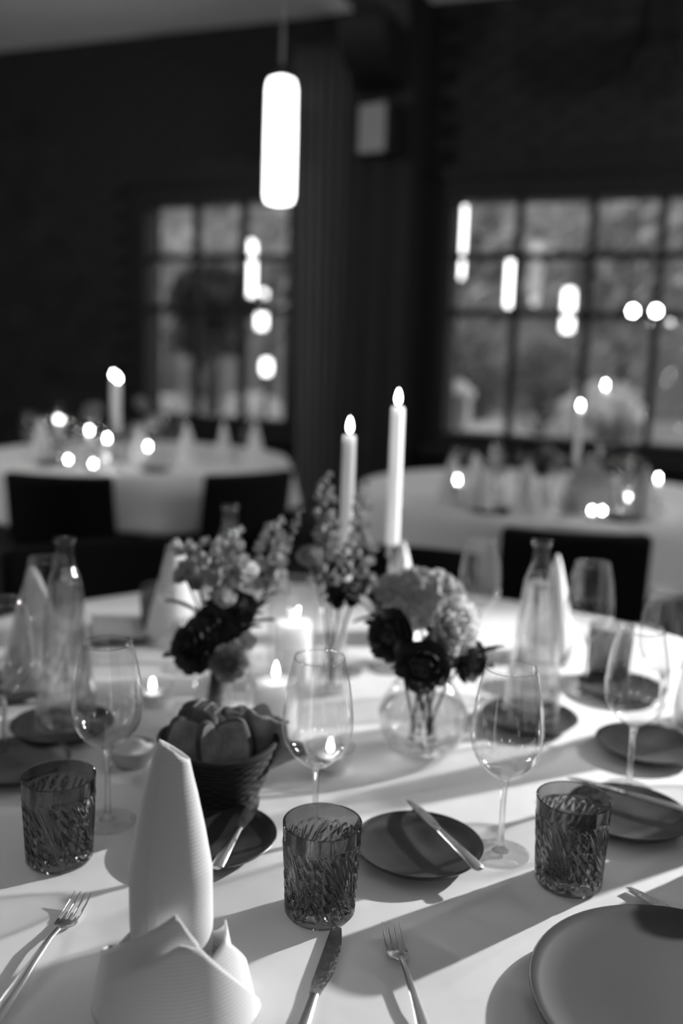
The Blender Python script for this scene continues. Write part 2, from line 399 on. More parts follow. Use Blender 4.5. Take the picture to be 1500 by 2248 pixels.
# dark spotlight fixture, top right on the wall
ps = onwall(1432, 225, 0.25)
ft = empty('wall_spotlight', W(ps[0], 0.015, ps[1]), WROT)
MB().box((0, -0.02, 0.36), (0.16, 0.04, 0.5)).build('mounting_plate', SPKD, ft, bevel=0.006)
MB().tube([(-0.13, -0.22, 0.2), (-0.13, -0.05, 0.42), (0.13, -0.05, 0.42), (0.13, -0.22, 0.2)], 0.012, 8).build('yoke', METD, ft)
hd = MB(); hd.tube([(0, -0.08, 0.30), (0, -0.18, 0.24), (0, -0.42, 0.10)], [0.07, 0.115, 0.115], 20)
hp = hd.build('housing', SPKD, ft)
rg = []; ax = Vector((0, -0.24, -0.14)).normalized(); e1 = Vector((1, 0, 0)); e2 = ax.cross(e1)
MB().tube([Vector((0, -0.425, 0.097)) + (e1 * math.cos(t) + e2 * math.sin(t)) * 0.105 for t in [2 * PI * k / 24 for k in range(25)]], 0.01, 6).build('lens_ring', METD, hp)
tag(ft, 'dark unlit spotlight on the wall at the top right', 'spotlight')

# ================================================================== outdoors beyond the panes
gd = wbox(MB(), -16, 22, -40, -TH, -0.25, -0.15).build('ground', LAWN, smooth=False); struct(gd)
def leaf_mesh(name, n, rx, ry, rz, size, mt, seed, shell=0.55):
    rnd = random.Random(seed); mb = MB()
    for _ in range(n):
        while True:
            p = Vector((rnd.uniform(-1, 1), rnd.uniform(-1, 1), rnd.uniform(-1, 1)))
            if shell < p.length < 1: break
        p *= 1 + 0.14 * math.sin(p.x * 5 + seed) * math.cos(p.z * 6 + p.y * 4)
        c = Vector((p.x * rx, p.y * ry, p.z * rz)); d = Vector((rnd.gauss(0, 1), rnd.gauss(0, 1), rnd.gauss(0, 1))).normalized()
        e = d.orthogonal().normalized(); l = size * rnd.uniform(0.6, 1.3); h = d.cross(e) * l * 0.35
        mb.add([c - e * l, c + h, c + e * l, c - h], [(0, 1, 2, 3)])
    return mb
def tree(name, s, t, rx, ry, rz, zc, mt, label, cat, seed, n=1500, size=0.16, group=None, shell=0.55):
    base = W(s, t, -0.15); e = empty(name, base, WROT)
    leaf_mesh('crown', n, rx, ry, rz, size, mt, seed, shell).build('crown', mt, e, loc=(0, 0, zc + 0.15), smooth=False)
    mb = MB().tube([(0, 0, 0), (0.03, 0.02, zc * 0.5), (0, 0, zc + 0.1)], [0.05 + rx * 0.03, 0.04 + rx * 0.02, 0.02], 8)
    for k in range(5):
        a = k * 2.4 + seed; mb.tube([(0, 0, zc * (0.4 + 0.1 * k)), (rx * 0.5 * math.cos(a), ry * 0.5 * math.sin(a), zc * (0.55 + 0.1 * k) + rz * 0.3)], [0.03, 0.012], 6)
    mb.build('trunk', BARK, e)
    return tag(e, label, cat, group)
gw = wbox(MB(), -14, 16, -19.4, -19, -0.15, 6.5).build('backdrop_wall', pmat('backdrop_grey', 0.2, 0.9, 0.1, var=0.35, vscale=0.5), smooth=False); struct(gw)  # wall added to hide the bright sky behind the trees
gw.name = 'wall_backdrop'
def sat(x, t): return onwall(x, 700, t)[0]
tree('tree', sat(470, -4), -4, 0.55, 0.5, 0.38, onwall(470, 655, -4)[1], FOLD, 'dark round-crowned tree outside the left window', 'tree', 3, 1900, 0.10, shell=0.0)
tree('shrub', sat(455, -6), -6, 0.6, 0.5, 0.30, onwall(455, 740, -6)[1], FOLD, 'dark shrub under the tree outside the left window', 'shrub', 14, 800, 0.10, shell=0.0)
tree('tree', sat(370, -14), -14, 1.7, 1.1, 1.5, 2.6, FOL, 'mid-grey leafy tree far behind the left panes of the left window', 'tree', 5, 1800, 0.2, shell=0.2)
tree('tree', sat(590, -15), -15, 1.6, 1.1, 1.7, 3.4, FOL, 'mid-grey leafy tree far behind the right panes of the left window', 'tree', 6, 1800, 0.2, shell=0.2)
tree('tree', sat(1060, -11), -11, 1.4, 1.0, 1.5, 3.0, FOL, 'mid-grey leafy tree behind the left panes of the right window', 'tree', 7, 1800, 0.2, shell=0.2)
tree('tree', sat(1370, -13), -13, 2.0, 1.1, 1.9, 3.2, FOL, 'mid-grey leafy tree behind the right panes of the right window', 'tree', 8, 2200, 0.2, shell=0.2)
tree('shrub', sat(1030, -5), -5, 0.5, 0.4, 0.5, onwall(1030, 840, -5)[1], FOLM, 'low dark shrub outside the lower left of the right window', 'shrub', 9, 700, 0.08, shell=0.0)
tree('shrub', sat(1200, -6.8), -6.8, 0.6, 0.4, 0.5, onwall(1200, 830, -6.8)[1], FOLM, 'low dark shrub outside the middle of the right window', 'shrub', 10, 700, 0.08, shell=0.0)
tree('shrub', sat(1340, -2.4), -2.4, 0.36, 0.3, 0.26, onwall(1340, 905, -2.4)[1], FOLP, 'pale flowering shrub outside the right window behind the candles', 'shrub', 11, 700, 0.06, shell=0.2)
tree('shrub', sat(367, -2.2), -2.2, 0.12, 0.12, 0.12, onwall(367, 890, -2.2)[1], FOLP, 'small pale flowering shrub low at the left of the left window', 'shrub', 12, 300, 0.04, shell=0.1)
tree('shrub', sat(1090, -1.6), -1.6, 0.30, 0.2, 0.10, onwall(1090, 955, -1.6)[1], FOLP, 'pale flowering shrub low along the right window sill', 'shrub', 13, 500, 0.05, shell=0.1)
tree('shrub', sat(560, -3.0), -3.0, 0.30, 0.2, 0.16, onwall(560, 895, -3.0)[1], FOLP, 'pale flowering shrub low at the right of the left window', 'shrub', 15, 500, 0.05, shell=0.1)
# pale stone posts in the garden
def post(s, t, h, wd, label):
    e = empty('garden_post', W(s, t, -0.15), WROT)
    MB().box((0, 0, h / 2), (wd, wd, h)).build('shaft', STONE, e, bevel=0.01)
    MB().lathe([(wd * 0.75, h), (wd * 0.75, h + 0.04), (wd * 0.5, h + 0.08), (wd * 0.1, h + 0.14)], 16).build('cap', STONE, e)
    return tag(e, label, 'post')
q = onwall(1006, 900, -1.2); post(q[0], -1.2, 1.14, 0.17, 'pale stone garden post at the left edge of the right window')
# lamps seen through the panes: they hang from a terrace rail
def pendant_parts(mt, cordlen, r=0.0625, h=0.5):
    e = empty('pendant_lamp')
    MB().lathe([(r * 0.55, 0), (r * 0.9, 0.006), (r, 0.03), (r * 1.0, h * 0.5), (r * 0.97, h - 0.04), (r * 0.85, h - 0.01), (r * 0.4, h)], 28).build('glass_shade', mt, e)
    MB().lathe([(0.02, h - 0.002), (0.02, h + 0.03), (0.006, h + 0.05)], 14).build('cap', METD, e)
    MB().tube([(0, 0, h + 0.045), (0, 0, h + 0.05 + cordlen)], 0.006, 6).build('cord', CORD, e)
    return e
def pendant(p, top, label, mt=None, group=None, h=0.5, r=0.0625):
    o = pendant_parts(mt or PEND, top - (p.z + h + 0.05), r, h); o.location = p; return tag(o, label, 'lamp', group)
p = atd(613, 447, 3.66); pendant(p, CEIL, h=0.465, r=0.057, label='large lit cylindrical opal pendant lamp hanging in front of the curtain')
MB().lathe([(0.05, 0), (0.05, 0.02), (0.02, 0.035)], 16)
RZ = 3.3
for (x, y, d, hh, lab) in [(545, 650, 8.7, 0.5, 'larger lit pendant lamp seen through the left window'),
                       (574, 722, 12.4, 0.5, 'smaller lit pendant lamp seen low through the left window'),
                       (1000, 612, 7.6, 0.6, 'lit pendant lamp cut by the left edge of the right window'),
                       (1124, 674, 8.9, 0.5, 'lit pendant lamp beside the first muntin of the right window'),
                       (1245, 728, 11.2, 0.5, 'smallest lit pendant lamp near the middle of the right window')]:
    p = atd(x, y, d); pendant(p, RZ, lab, h=hh)
    tt = (p - W0).dot(WN); ss = (p - W0).dot(WU)
    rl = MB().tube([W(ss, -TH, RZ + 0.025), W(ss, tt - 0.12, RZ + 0.025)], 0.03, 6).build('lamp_rail', TIMB)
    tag(rl, 'dark rail above the ' + lab, 'rail')
for (x, y, lab) in [(1390, 683, 'left of two small bulbs standing in for pane reflections at the right edge of the right window'), (1441, 683, 'right of two small bulbs standing in for pane reflections at the right edge of the right window')]:
    p = atd(x, y, 5.0); e = empty('reflection_bulb', p)  # bulb added in the room to stand for a reflection in the pane
    MB().lathe([(0.002, -0.02), (0.014, -0.015), (0.02, 0), (0.014, 0.015), (0.006, 0.022)], 16).build('globe', REFLB, e)
    MB().tube([(0, 0, 0.018), (0, 0, CEIL - p.z)], 0.004, 5).build('cord', METD, e); tag(e, lab, 'lamp')
p = atd(585, 808, 8.6); e = empty('garden_lantern', (p.x, p.y, -0.15))
MB().tube([(0, 0, 0), (0, 0, p.z + 0.09)], 0.02, 8).build('post', METD, e)
MB().lathe([(0.03, p.z + 0.09), (0.045, p.z + 0.12), (0.045, p.z + 0.2), (0.03, p.z + 0.23)], 16).build('lit_head', PEND, e)
MB().lathe([(0.055, p.z + 0.23), (0.05, p.z + 0.245), (0.01, p.z + 0.27)], 16).build('cap', METD, e)
tag(e, 'small lit garden lantern seen low through the right panes of the left window', 'lantern')

# pair behind the camera, doubled in the wine glasses; four fill pendants added
for (x, y, z, lab) in [(0.55, -1.7, 1.95, 'lit pendant lamp behind the viewer, right of a pair'), (-0.75, -1.5, 1.95, 'lit pendant lamp behind the viewer, left of a pair'),
                       (-3.0, 3.6, 2.05, 'unseen fill pendant lamp added left of the view'), (3.0, 3.2, 2.05, 'unseen fill pendant lamp added right of the view'), (-2.6, 0.2, 2.0, 'unseen fill pendant lamp added beside the viewer on the left'), (2.9, -0.6, 2.0, 'unseen fill pendant lamp added beside the viewer on the right')]:
    pendant(Vector((x, y, z)), CEIL, lab, mt=PENDFILL if 'of the view' in lab else PENDR, group='pendants over the rear of the room', r=0.05)

# ================================================================== chairs
def make_chair():
    e = empty('dining_chair')
    MB().box((0, 0.0, 0.43), (0.46, 0.46, 0.09)).build('seat', FABR, e, bevel=0.03)
    def bk(u, v):
        return Vector((-0.23 + 0.46 * u, -0.225 - 0.05 * v + 0.05 * (2 * u - 1) ** 2, 0.46 + 0.31 * v))
    MB().grid(bk, 14, 6).build('backrest', FABR, e, thick=0.05, bevel=0.012)
    for sx in (-1, 1):
        for sy in (-1, 1):
            MB().tube([(sx * 0.20, sy * 0.20, 0.39), (sx * 0.215, sy * 0.215, 0.0)], [0.02, 0.013], 8).build('leg', LEGM, e)
    return e
chair = Kind(make_chair)
def face(p, c): # rotation so that the seat front (+y) looks at c
    d = Vector((c[0] - p[0], c[1] - p[1])); return math.atan2(d.y, d.x) - PI / 2

# ================================================================== tables
def make_table(loc, R, drop, seed, tl, cl):
    e = empty('round_table', (loc[0], loc[1], 0))
    MB().lathe([(R - 0.01, T - 0.035), (R - 0.003, T - 0.03), (R - 0.003, T - 0.006), (R - 0.01, T - 0.005)], 64).build('tabletop', TIMB, e)
    MB().lathe([(0.30, 0), (0.30, 0.02), (0.06, 0.05), (0.05, 0.1), (0.05, T - 0.04)], 24).build('pedestal', METD, e)
    tag(e, tl, 'table')
    rnd = random.Random(seed); ph = [rnd.uniform(0, 6) for _ in range(4)]
    def cloth(u, v):
        a = 2 * PI * u
        if v < 0.6:
            r = R * v / 0.6; z = T - 0.0015
            return Vector((r * math.cos(a), r * math.sin(a), z))
        k = (v - 0.6) / 0.4
        wv = math.sin(a * 9 + ph[0]) * 0.5 + math.sin(a * 14 + ph[1]) * 0.3 + math.sin(a * 5 + ph[2]) * 0.4
        r = R + 0.006 + 0.012 * min(1, k * 6) + k * (0.035 + 0.035 * wv); z = T - 0.0015 - drop * k ** 1.02 * (1 if k > 0.08 else 1)
        return Vector((r * math.cos(a), r * math.sin(a), z))
    o = MB().grid(cloth, 160, 40, wrap=True).build('tablecloth', CLOTH, thick=0.0025, loc=(loc[0], loc[1], 0), angle=70)
    tag(o, cl, 'tablecloth')
MAIN = (0.02, 1.40); RM = 0.86
make_table(MAIN, RM, 0.25, 1, 'round table carrying the foreground dinner setting', 'white tablecloth on the foreground table, streaked with light')
BLc = onz(300, 1000); BRc = onz(1200, 1080)
make_table(BLc, 0.78, 0.25, 2, 'round dining table in the left background under the left window', 'white cloth on the left background table')
make_table(BRc, 0.80, 0.25, 3, 'round dining table in the right background by the right window', 'white cloth on the right background table')
BLc = Vector((BLc.x, BLc.y, 0)); BRc = Vector((BRc.x, BRc.y, 0))
chs = [(onz(200, 1195, 0.77), MAIN, 'black low-backed chair beyond the table behind the left water bottle'),
       (onz(865, 1205, 0.77), MAIN, 'black low-backed chair beyond the table behind the tall candles'),
       (onz(132, 1040, 0.77), BLc, 'black low-backed chair nearest on the left side of the left background table'),
       (onz(545, 1036, 0.77), BLc, 'black low-backed chair on the right side of the left background table'),
       (onz(1265, 1165, 0.77), BRc, 'black low-backed chair in front of the right background table, behind the right bottle')]
for (p, c, lab) in chs:
    q = Vector((p.x, p.y, 0)); d = (Vector((c[0], c[1], 0)) - q).normalized(); q = q + d * 0.22
    chair(q, lab, 'chair', 'low-backed dining chairs', face(q, c))

# ================================================================== tableware kinds
def make_wine():
    e = empty('wine_glass')
    op = [(0.0045, 0.088), (0.008, 0.0915), (0.018, 0.098), (0.030, 0.110), (0.0385, 0.125), (0.0415, 0.141), (0.0408, 0.160), (0.037, 0.190), (0.0295, 0.223)]
    prof = op + [(0.0290, 0.2236)] + [(r - 0.0009, z + 0.0006) for (r, z) in reversed(op[2:-1])] + [(0.003, 0.096)]
    # denser profile
    MB().lathe(dens(prof), 48).build('bowl', GLASS, e, angle=80)
    MB().tube([(0.0293 * math.cos(t), 0.0293 * math.sin(t), 0.2234) for t in [2 * PI * k / 40 for k in range(41)]], 0.0006, 6, caps=False).build('rim', STEMG, e)
    MB().lathe([(0.0105, 0.0035), (0.006, 0.007), (0.0042, 0.014), (0.0034, 0.03), (0.0032, 0.06), (0.0038, 0.08), (0.0062, 0.090), (0.0075, 0.0935)], 16).build('stem', STEMG, e, angle=80)
    MB().lathe([(0.033, 0.0), (0.0345, 0.0008), (0.033, 0.0018), (0.02, 0.003), (0.009, 0.005)], 40).build('foot', GLASS, e, angle=80)
    return e
def dens(p, n=3):
    out = []
    for i in range(len(p) - 1):
        p0 = p[max(i - 1, 0)]; p1 = p[i]; p2 = p[i + 1]; p3 = p[min(i + 2, len(p) - 1)]
        for k in range(n):
            t = k / n
            out.append(tuple(0.5 * (2 * b + (c - a) * t + (2 * a - 5 * b + 4 * c - d) * t * t + (3 * b - a - 3 * c + d) * t ** 3) for a, b, c, d in zip(p0, p1, p2, p3)))
    out.append(p[-1]); return [(max(r, 1e-4), z) for r, z in out]
wine = Kind(make_wine)

TH_, TR_ = 0.098, 0.040
def make_tumbler():
    e = empty('cut_glass_tumbler')
    def tri(x): x = x % 1.0; return abs(2 * x - 1)          # 1 at the groove, 0 between
    def cut(a, z):
        # sprays of leaf cuts above, a field of cut diamonds below, split by slanting grooves
        v = (z - 0.006) / 0.076
        if v < 0 or v > 1: return 0.0
        u = (a / (2 * PI) * 4) % 1.0
        edge = min(1, v * 10) * min(1, (1 - v) * 12)
        sl = (u + 0.55 * (v - 0.5)) % 1.0
        if sl < 0.48:      # diamonds: four-sided points
            x = sl / 0.48; p, q = tri(x * 2.5 + v * 3.2), tri(x * 2.5 - v * 3.2)
            d = max(max(0, p - 0.35), max(0, q - 0.35)) * 0.0030
        else:              # leaf spray radiating from a low point
            x = (sl - 0.74) * 1.7; y = (v - 0.06) * 0.82; ang = math.atan2(y, x); rr = math.hypot(x, y)
            leaf = max(0.0, 1 - abs(((ang * 3.2) % 1.0) - 0.5) * 2.6); d = 0.0026 * leaf * max(0, min(1, rr * 4)) * max(0, 1 - rr * 1.02) ** 0.5
        d = max(d, 0.0024 * max(0, 1 - abs(sl - 0.48) / 0.03), 0.0024 * max(0, 1 - min(sl, 1 - sl) / 0.03))
        return d * edge
    NZ, NA = 90, 320
    def outer(i, j):
        a = 2 * PI * i; z = 0.004 + (TH_ - 0.004) * j
        r = 0.0355 + 0.0048 * j + (0.0 if z > 0.083 else 0.0008 * min(1, (0.083 - z) / 0.004))
        r -= cut(a, z)
        return Vector((r * math.cos(a), r * math.sin(a), z))
    mb = MB(); vs = []; fs = []
    rowsv = []
    def ring(fn):
        o = len(vs)
        for i in range(NA): vs.append(fn(i / NA))
        rowsv.append(o)
    ring(lambda i: Vector((0.0335 * math.cos(2 * PI * i), 0.0335 * math.sin(2 * PI * i), 0.0)))
    for j in range(NZ + 1): ring(lambda i, j=j: outer(i, j / NZ))
    inner = [(0.0396, TH_ + 0.0006), (0.0386, TH_), (0.0378, 0.085), (0.0325, 0.03), (0.0305, 0.020), (0.026, 0.0145), (0.010, 0.013)]
    for (r, z) in inner: ring(lambda i, r=r, z=z: Vector((r * math.cos(2 * PI * i), r * math.sin(2 * PI * i), z)))
    for k in range(len(rowsv) - 1):
        for i in range(NA): fs.append((rowsv[k] + i, rowsv[k] + (i + 1) % NA, rowsv[k + 1] + (i + 1) % NA, rowsv[k + 1] + i))
    fs.append(tuple(range(NA - 1, -1, -1))); fs.append(tuple(range(rowsv[-1], rowsv[-1] + NA)))
    mb.add(vs, fs).build('glass_body', CUTG, e, angle=14)
    MB().tube([(0.0397 * math.cos(t), 0.0397 * math.sin(t), TH_ + 0.0005) for t in [2 * PI * k / 48 for k in range(49)]], 0.0007, 6, caps=False).build('rim', STEMG, e)
    return e
tumbler = Kind(make_tumbler)

def make_bottle():
    e = empty('water_bottle')
    op = [(0.040, 0.0), (0.0445, 0.003), (0.0450, 0.01), (0.0435, 0.04), (0.038, 0.10), (0.031, 0.165), (0.0245, 0.215), (0.020, 0.232), (0.0155, 0.245), (0.0135, 0.262), (0.0135, 0.278)]
    MB().lathe(dens(op) + [(0.0160, 0.279), (0.0160, 0.286), (0.0115, 0.2865), (0.0112, 0.262)] + [(r - 0.0025, z) for (r, z) in [(0.0155, 0.245), (0.020, 0.232), (0.0245, 0.215), (0.038, 0.10), (0.0435, 0.04)]] + [(0.038, 0.009), (0.01, 0.008)], 48).build('glass_body', BOTG, e, angle=80)
    wp = [(0.036, 0.0095), (0.0405, 0.012), (0.0405, 0.04), (0.0350, 0.10), (0.0282, 0.165), (0.0219, 0.212), (0.0205, 0.2185), (0.001, 0.218)]
    MB().lathe(dens(wp), 40).build('water', WATER, e, angle=50)
    return e
bottle = Kind(make_bottle)

def make_side_plate():
    e = empty('side_plate')
    prof = [(0.040, 0.0), (0.045, 0.0), (0.055, 0.004), (0.068, 0.0085), (0.0735, 0.0135), (0.0745, 0.0150), (0.0735, 0.0155), (0.066, 0.0115), (0.052, 0.0080), (0.03, 0.0068), (0.005, 0.0066)]
    MB().lathe(prof, 56).build('dish', DARKC, e, angle=60)
    MB().tube([(0.0740 * math.cos(t), 0.0740 * math.sin(t), 0.0151) for t in [2 * PI * k / 56 for k in range(57)]], 0.0010, 5, caps=False).build('rim', DARKC, e)
    return e
side_plate = Kind(make_side_plate)

def bladeloft(mb, sec):
    # sec: list of (y, half width, z mid, half thickness)
    n = len(sec); vs = []; fs = []
    for (y, hw, z, ht) in sec:
        for k in range(10):
            a = 2 * PI * k / 10; c, s_ = math.cos(a), math.sin(a)
            vs.append(Vector((hw * c, y, z + ht * s_)))
    for i in range(n - 1):
        for k in range(10): fs.append((i * 10 + k, i * 10 + (k + 1) % 10, (i + 1) * 10 + (k + 1) % 10, (i + 1) * 10 + k))
    fs += [tuple(range(9, -1, -1)), tuple(range((n - 1) * 10, n * 10))]
    return mb.add(vs, fs)
def make_fork():          # y+ is the tip direction, origin at the neck on the table
    e = empty('dinner_fork')
    bladeloft(MB(), [(-0.140, 0.006, 0.003, 0.0012), (-0.138, 0.0085, 0.003, 0.0018), (-0.11, 0.0072, 0.0045, 0.0018), (-0.06, 0.0045, 0.0085, 0.0018), (-0.02, 0.0032, 0.0095, 0.0022), (0.0, 0.0036, 0.0075, 0.002)]).build('handle', STEEL, e)
    hd = MB()
    bladeloft(hd, [(-0.001, 0.0036, 0.0076, 0.0019), (0.007, 0.0085, 0.0050, 0.0013), (0.014, 0.0118, 0.0030, 0.0011), (0.022, 0.0124, 0.0022, 0.001), (0.0245, 0.0122, 0.0022, 0.001)])
    h = hd.build('head', STEEL, e)
    for k in range(4):
        x = (-1.5 + k) * 0.0068
        MB().tube([(x, 0.023, 0.0022), (x, 0.034, 0.0028), (x * 0.99, 0.05, 0.006), (x * 0.97, 0.064, 0.0115)], [0.0019, 0.0018, 0.0015, 0.0006], 8).build('tine', STEEL, h)
    return e
fork = Kind(make_fork)
def make_knife(length=0.21, kind='dinner_knife', bw=0.0105):
    e = empty(kind)
    hl = length * 0.5
    bladeloft(MB(), [(-hl, 0.005, 0.0035, 0.002), (-hl + 0.003, 0.0075, 0.004, 0.003), (-hl * 0.5, 0.0062, 0.0042, 0.003), (-0.004, 0.0045, 0.0042, 0.0028), (0.004, 0.0045, 0.0042, 0.0022)]).build('handle', STEEL, e)
    mb = MB(); vs = []; n = 14
    for i in range(n + 1):
        u = i / n; y = 0.002 + (length - hl) * u
        l = -0.0045 if u < 0.9 else -0.0045 + 0.0085 * ((u - 0.9) / 0.1)
        r = 0.0045 + (bw - 0.0045) * min(1, u * 3.2)
        if u > 0.62: r = bw - (bw - 0.004) * ((u - 0.62) / 0.38) ** 1.6
        l = -0.0055 if u > 0.1 else -0.0045
        vs += [Vector((l, y, 0.0055)), Vector((r, y, 0.0032)), Vector((l, y, 0.0025))]
    fs = []
    for i in range(n):
        for k in range(3): fs.append((i * 3 + k, i * 3 + (k + 1) % 3, i * 3 + 3 + (k + 1) % 3, i * 3 + 3 + k))
    fs += [(2, 1, 0), (n * 3, n * 3 + 1, n * 3 + 2)]
    mb.add(vs, fs).build('blade', BLADE, e, angle=25)
    return e
dknife = Kind(make_knife)
bknife = Kind(lambda: make_knife(0.165, 'butter_knife', 0.009))
def place_line(kind, p_from, p_to, label, cat, group, z=None, tilt=0.0, origin=0.5):
    a, b = Vector(p_from), Vector(p_to); d = b - a
    o = kind(a + d * origin, label, cat, group, math.atan2(d.y, d.x) - PI / 2)
    o.rotation_euler.x = tilt; return o

def flame_mb(h=0.026, r=0.0048):
    return MB().lathe([(r * 0.25, 0), (r * 0.75, h * 0.12), (r, h * 0.30), (r * 0.9, h * 0.5), (r * 0.55, h * 0.75), (r * 0.2, h * 0.93), (r * 0.03, h)], 12)
FLAMEB = emat('candle_flame_far', 1.0, 85.0)
FLM = flame_mb().mesh('flame', FLAME)
FLS = flame_mb(0.020, 0.0046).mesh('flame', FLAME)
FLMB = flame_mb().mesh('flame', FLAMEB); FLSB = flame_mb(0.020, 0.0046).mesh('flame', FLAMEB)
def put_flame(par, z, lean=0.0, small=False, far=False):
    MB().tube([(0, 0, z - 0.002), (0.0006, 0, z + 0.010)], 0.0008, 5).build('wick', WICK, par)
    o = bpy.data.objects.new('flame', (FLSB if small else FLMB) if far else (FLS if small else FLM)); COL.objects.link(o); o.parent = par; o.location = (0, 0, z + (0.0075 if small else 0.006)); o.rotation_euler.y = lean
def taper(loc, hold, length, label, hlabel, group=None, r=0.0122, lean=(0, 0), far=False):
    s = empty('candlestick', loc)
    st = [(0.036, 0), (0.038, 0.003), (0.03, 0.008), (0.009, 0.014), (0.006, 0.03)]
    k = 0.05
    while k < hold - 0.05: st += [(0.0055, k), (0.0085, k + 0.012), (0.0055, k + 0.024)]; k += 0.04
    st += [(0.006, hold - 0.03), (0.012, hold - 0.018), (0.0155, hold - 0.002), (0.0155, hold - 0.0005)]
    MB().lathe(st, 20).build('glass_stem', STEMG, s)
    tag(s, hlabel, 'candlestick', 'glass candlesticks')
    c = empty('taper_candle', Vector(loc) + Vector((0, 0, hold))); c.rotation_euler = (lean[1], lean[0], 0)
    MB().lathe([(r * 0.9, 0.0), (r, 0.004), (r * 0.98, length * 0.6), (r * 0.93, length - 0.004), (r * 0.75, length), (r * 0.3, length - 0.002)], 20).build('wax_body', WAX, c)
    put_flame(c, length - 0.001, far=far); return tag(c, label, 'candle', group)
def pillar(loc, r, h, label, lean=0.0):
    c = empty('pillar_candle', loc)
    MB().lathe([(r * 0.97, 0), (r, 0.003), (r, h - 0.004), (r * 0.95, h), (r * 0.8, h - 0.003), (r * 0.2, h - 0.006)], 32).build('wax_body', WAX, c)
    put_flame(c, h - 0.004, lean); return tag(c, label, 'candle', 'pillar candles')
def hurricane(loc, r, h, label):
    pr = [(r - 0.004, 0.0), (r, 0.003), (r, h), (r - 0.0012, h + 0.001), (r - 0.0022, h), (r - 0.0022, 0.006), (0.002, 0.005)]
    o = MB().lathe(pr, 40).build('hurricane_glass', GLASS, loc=loc, angle=60); return tag(o, label, 'candle holder', 'glass hurricane cylinders')
def make_tealight(far=False):
    e = empty('tealight')
    MB().lathe([(0.019, 0), (0.0195, 0.001), (0.0195, 0.016), (0.0188, 0.0165), (0.0186, 0.012)], 28).build('cup', TIN, e)
    MB().lathe([(0.018, 0.002), (0.0183, 0.0128), (0.012, 0.0122), (0.002, 0.0125)], 24).build('wax', WAX, e)
    put_flame(e, 0.0125, 0, True, far); return e
tealight = Kind(make_tealight); far_tealight = Kind(lambda: make_tealight(True))
def make_votive():
    e = empty('votive_glass')
    MB().lathe([(0.021, 0), (0.026, 0.002), (0.031, 0.014), (0.033, 0.034), (0.0322, 0.035), (0.0298, 0.015), (0.024, 0.006), (0.003, 0.005)], 32).build('cup', GLASS, e)
    MB().tube([(0.0326 * math.cos(t), 0.0326 * math.sin(t), 0.0345) for t in [2 * PI * k / 32 for k in range(33)]], 0.0009, 5, caps=False).build('rim', STEMG, e)
    return e
votive = Kind(make_votive)

# napkins -------------------------------------------------------------
def keyed(ks, a):
    if a <= ks[0][0]: return ks[0][1]
    for (a0, z0), (a1, z1) in zip(ks, ks[1:]):
        if a <= a1: return z0 + (z1 - z0) * (a - a0) / (a1 - a0)
    return ks[-1][1]
def make_napkin(h=0.236):
    e = empty('folded_napkin')
    prof = [(0.0, 0.030, 0.024), (0.18, 0.0335, 0.027), (0.34, 0.0352, 0.029), (0.54, 0.0350, 0.028), (0.70, 0.0285, 0.022), (0.84, 0.0215, 0.016), (0.93, 0.0180, 0.012), (1.0, 0.0155, 0.009)]
    def at(v):
        for k in range(len(prof) - 1):
            if prof[k][0] <= v <= prof[k + 1][0]:
                t = (v - prof[k][0]) / (prof[k + 1][0] - prof[k][0])
                return prof[k][1] + (prof[k + 1][1] - prof[k][1]) * t, prof[k][2] + (prof[k + 1][2] - prof[k][2]) * t
        return prof[-1][1:]
    def body(u, v):
        a = rad(-118) + u * (2 * PI + 0.35); rx, ry = at(v); f = max(0.0, (v - 0.84) / 0.16)
        k = 1.0 - (0.05 + 0.42 * f * f) * (u if u > 0.75 else 0.75 * (u / 0.75) ** 3) * min(1, f * 3)
        x = rx * k * math.cos(a); sx = 0.004 - 0.010 * v + 0.006 * v * v
        top = h * v * (1 - 0.045 * f * (x / 0.016) - 0.012 * f * math.sin(a))
        return Vector((x + sx, ry * k * math.sin(a), top))
    MB().grid(body, 72, 44).build('rolled_cone', LINEN, e, thick=0.0016, angle=80)
    def cuff(a0, a1, rb, rt, ks, wob=0.0):
        def fn(u, v):
            aa = a0 + (a1 - a0) * u; a = rad(aa); z = max(0.004, keyed(ks, aa)) * v; t = z / 0.11
            r = rb + (rt - rb) * t + wob * math.sin(u * 5)
            return Vector((r * math.cos(a) * 1.08, r * math.sin(a) * 0.90, z + 0.001))
        return MB().grid(fn, 60, 12)
    for (a0, a1, rb, rt, ks) in [(-212, -48, 0.062, 0.044, [(-212, 0.035), (-175, 0.050), (-76, 0.108), (-56, 0.082), (-48, 0.06)]),
                                 (-128, -2, 0.074, 0.053, [(-128, 0.050), (-104, 0.070), (-74, 0.088), (-58, 0.082), (-30, 0.044), (-2, 0.006)]),
                                 (-72, 34, 0.069, 0.046, [(-72, 0.056), (-28, 0.076), (5, 0.040), (34, 0.006)]),
                                 (-68, 30, 0.064, 0.041, [(-68, 0.050), (-24, 0.068), (5, 0.034), (30, 0.006)]),
                                 (-25, 170, 0.058, 0.038, [(-25, 0.060), (8, 0.076), (50, 0.045), (110, 0.06), (170, 0.03)])]:
        cuff(a0, a1, rb, rt, ks).build('cuff_fold', LINEN, e, thick=0.0016, angle=80)
    return e
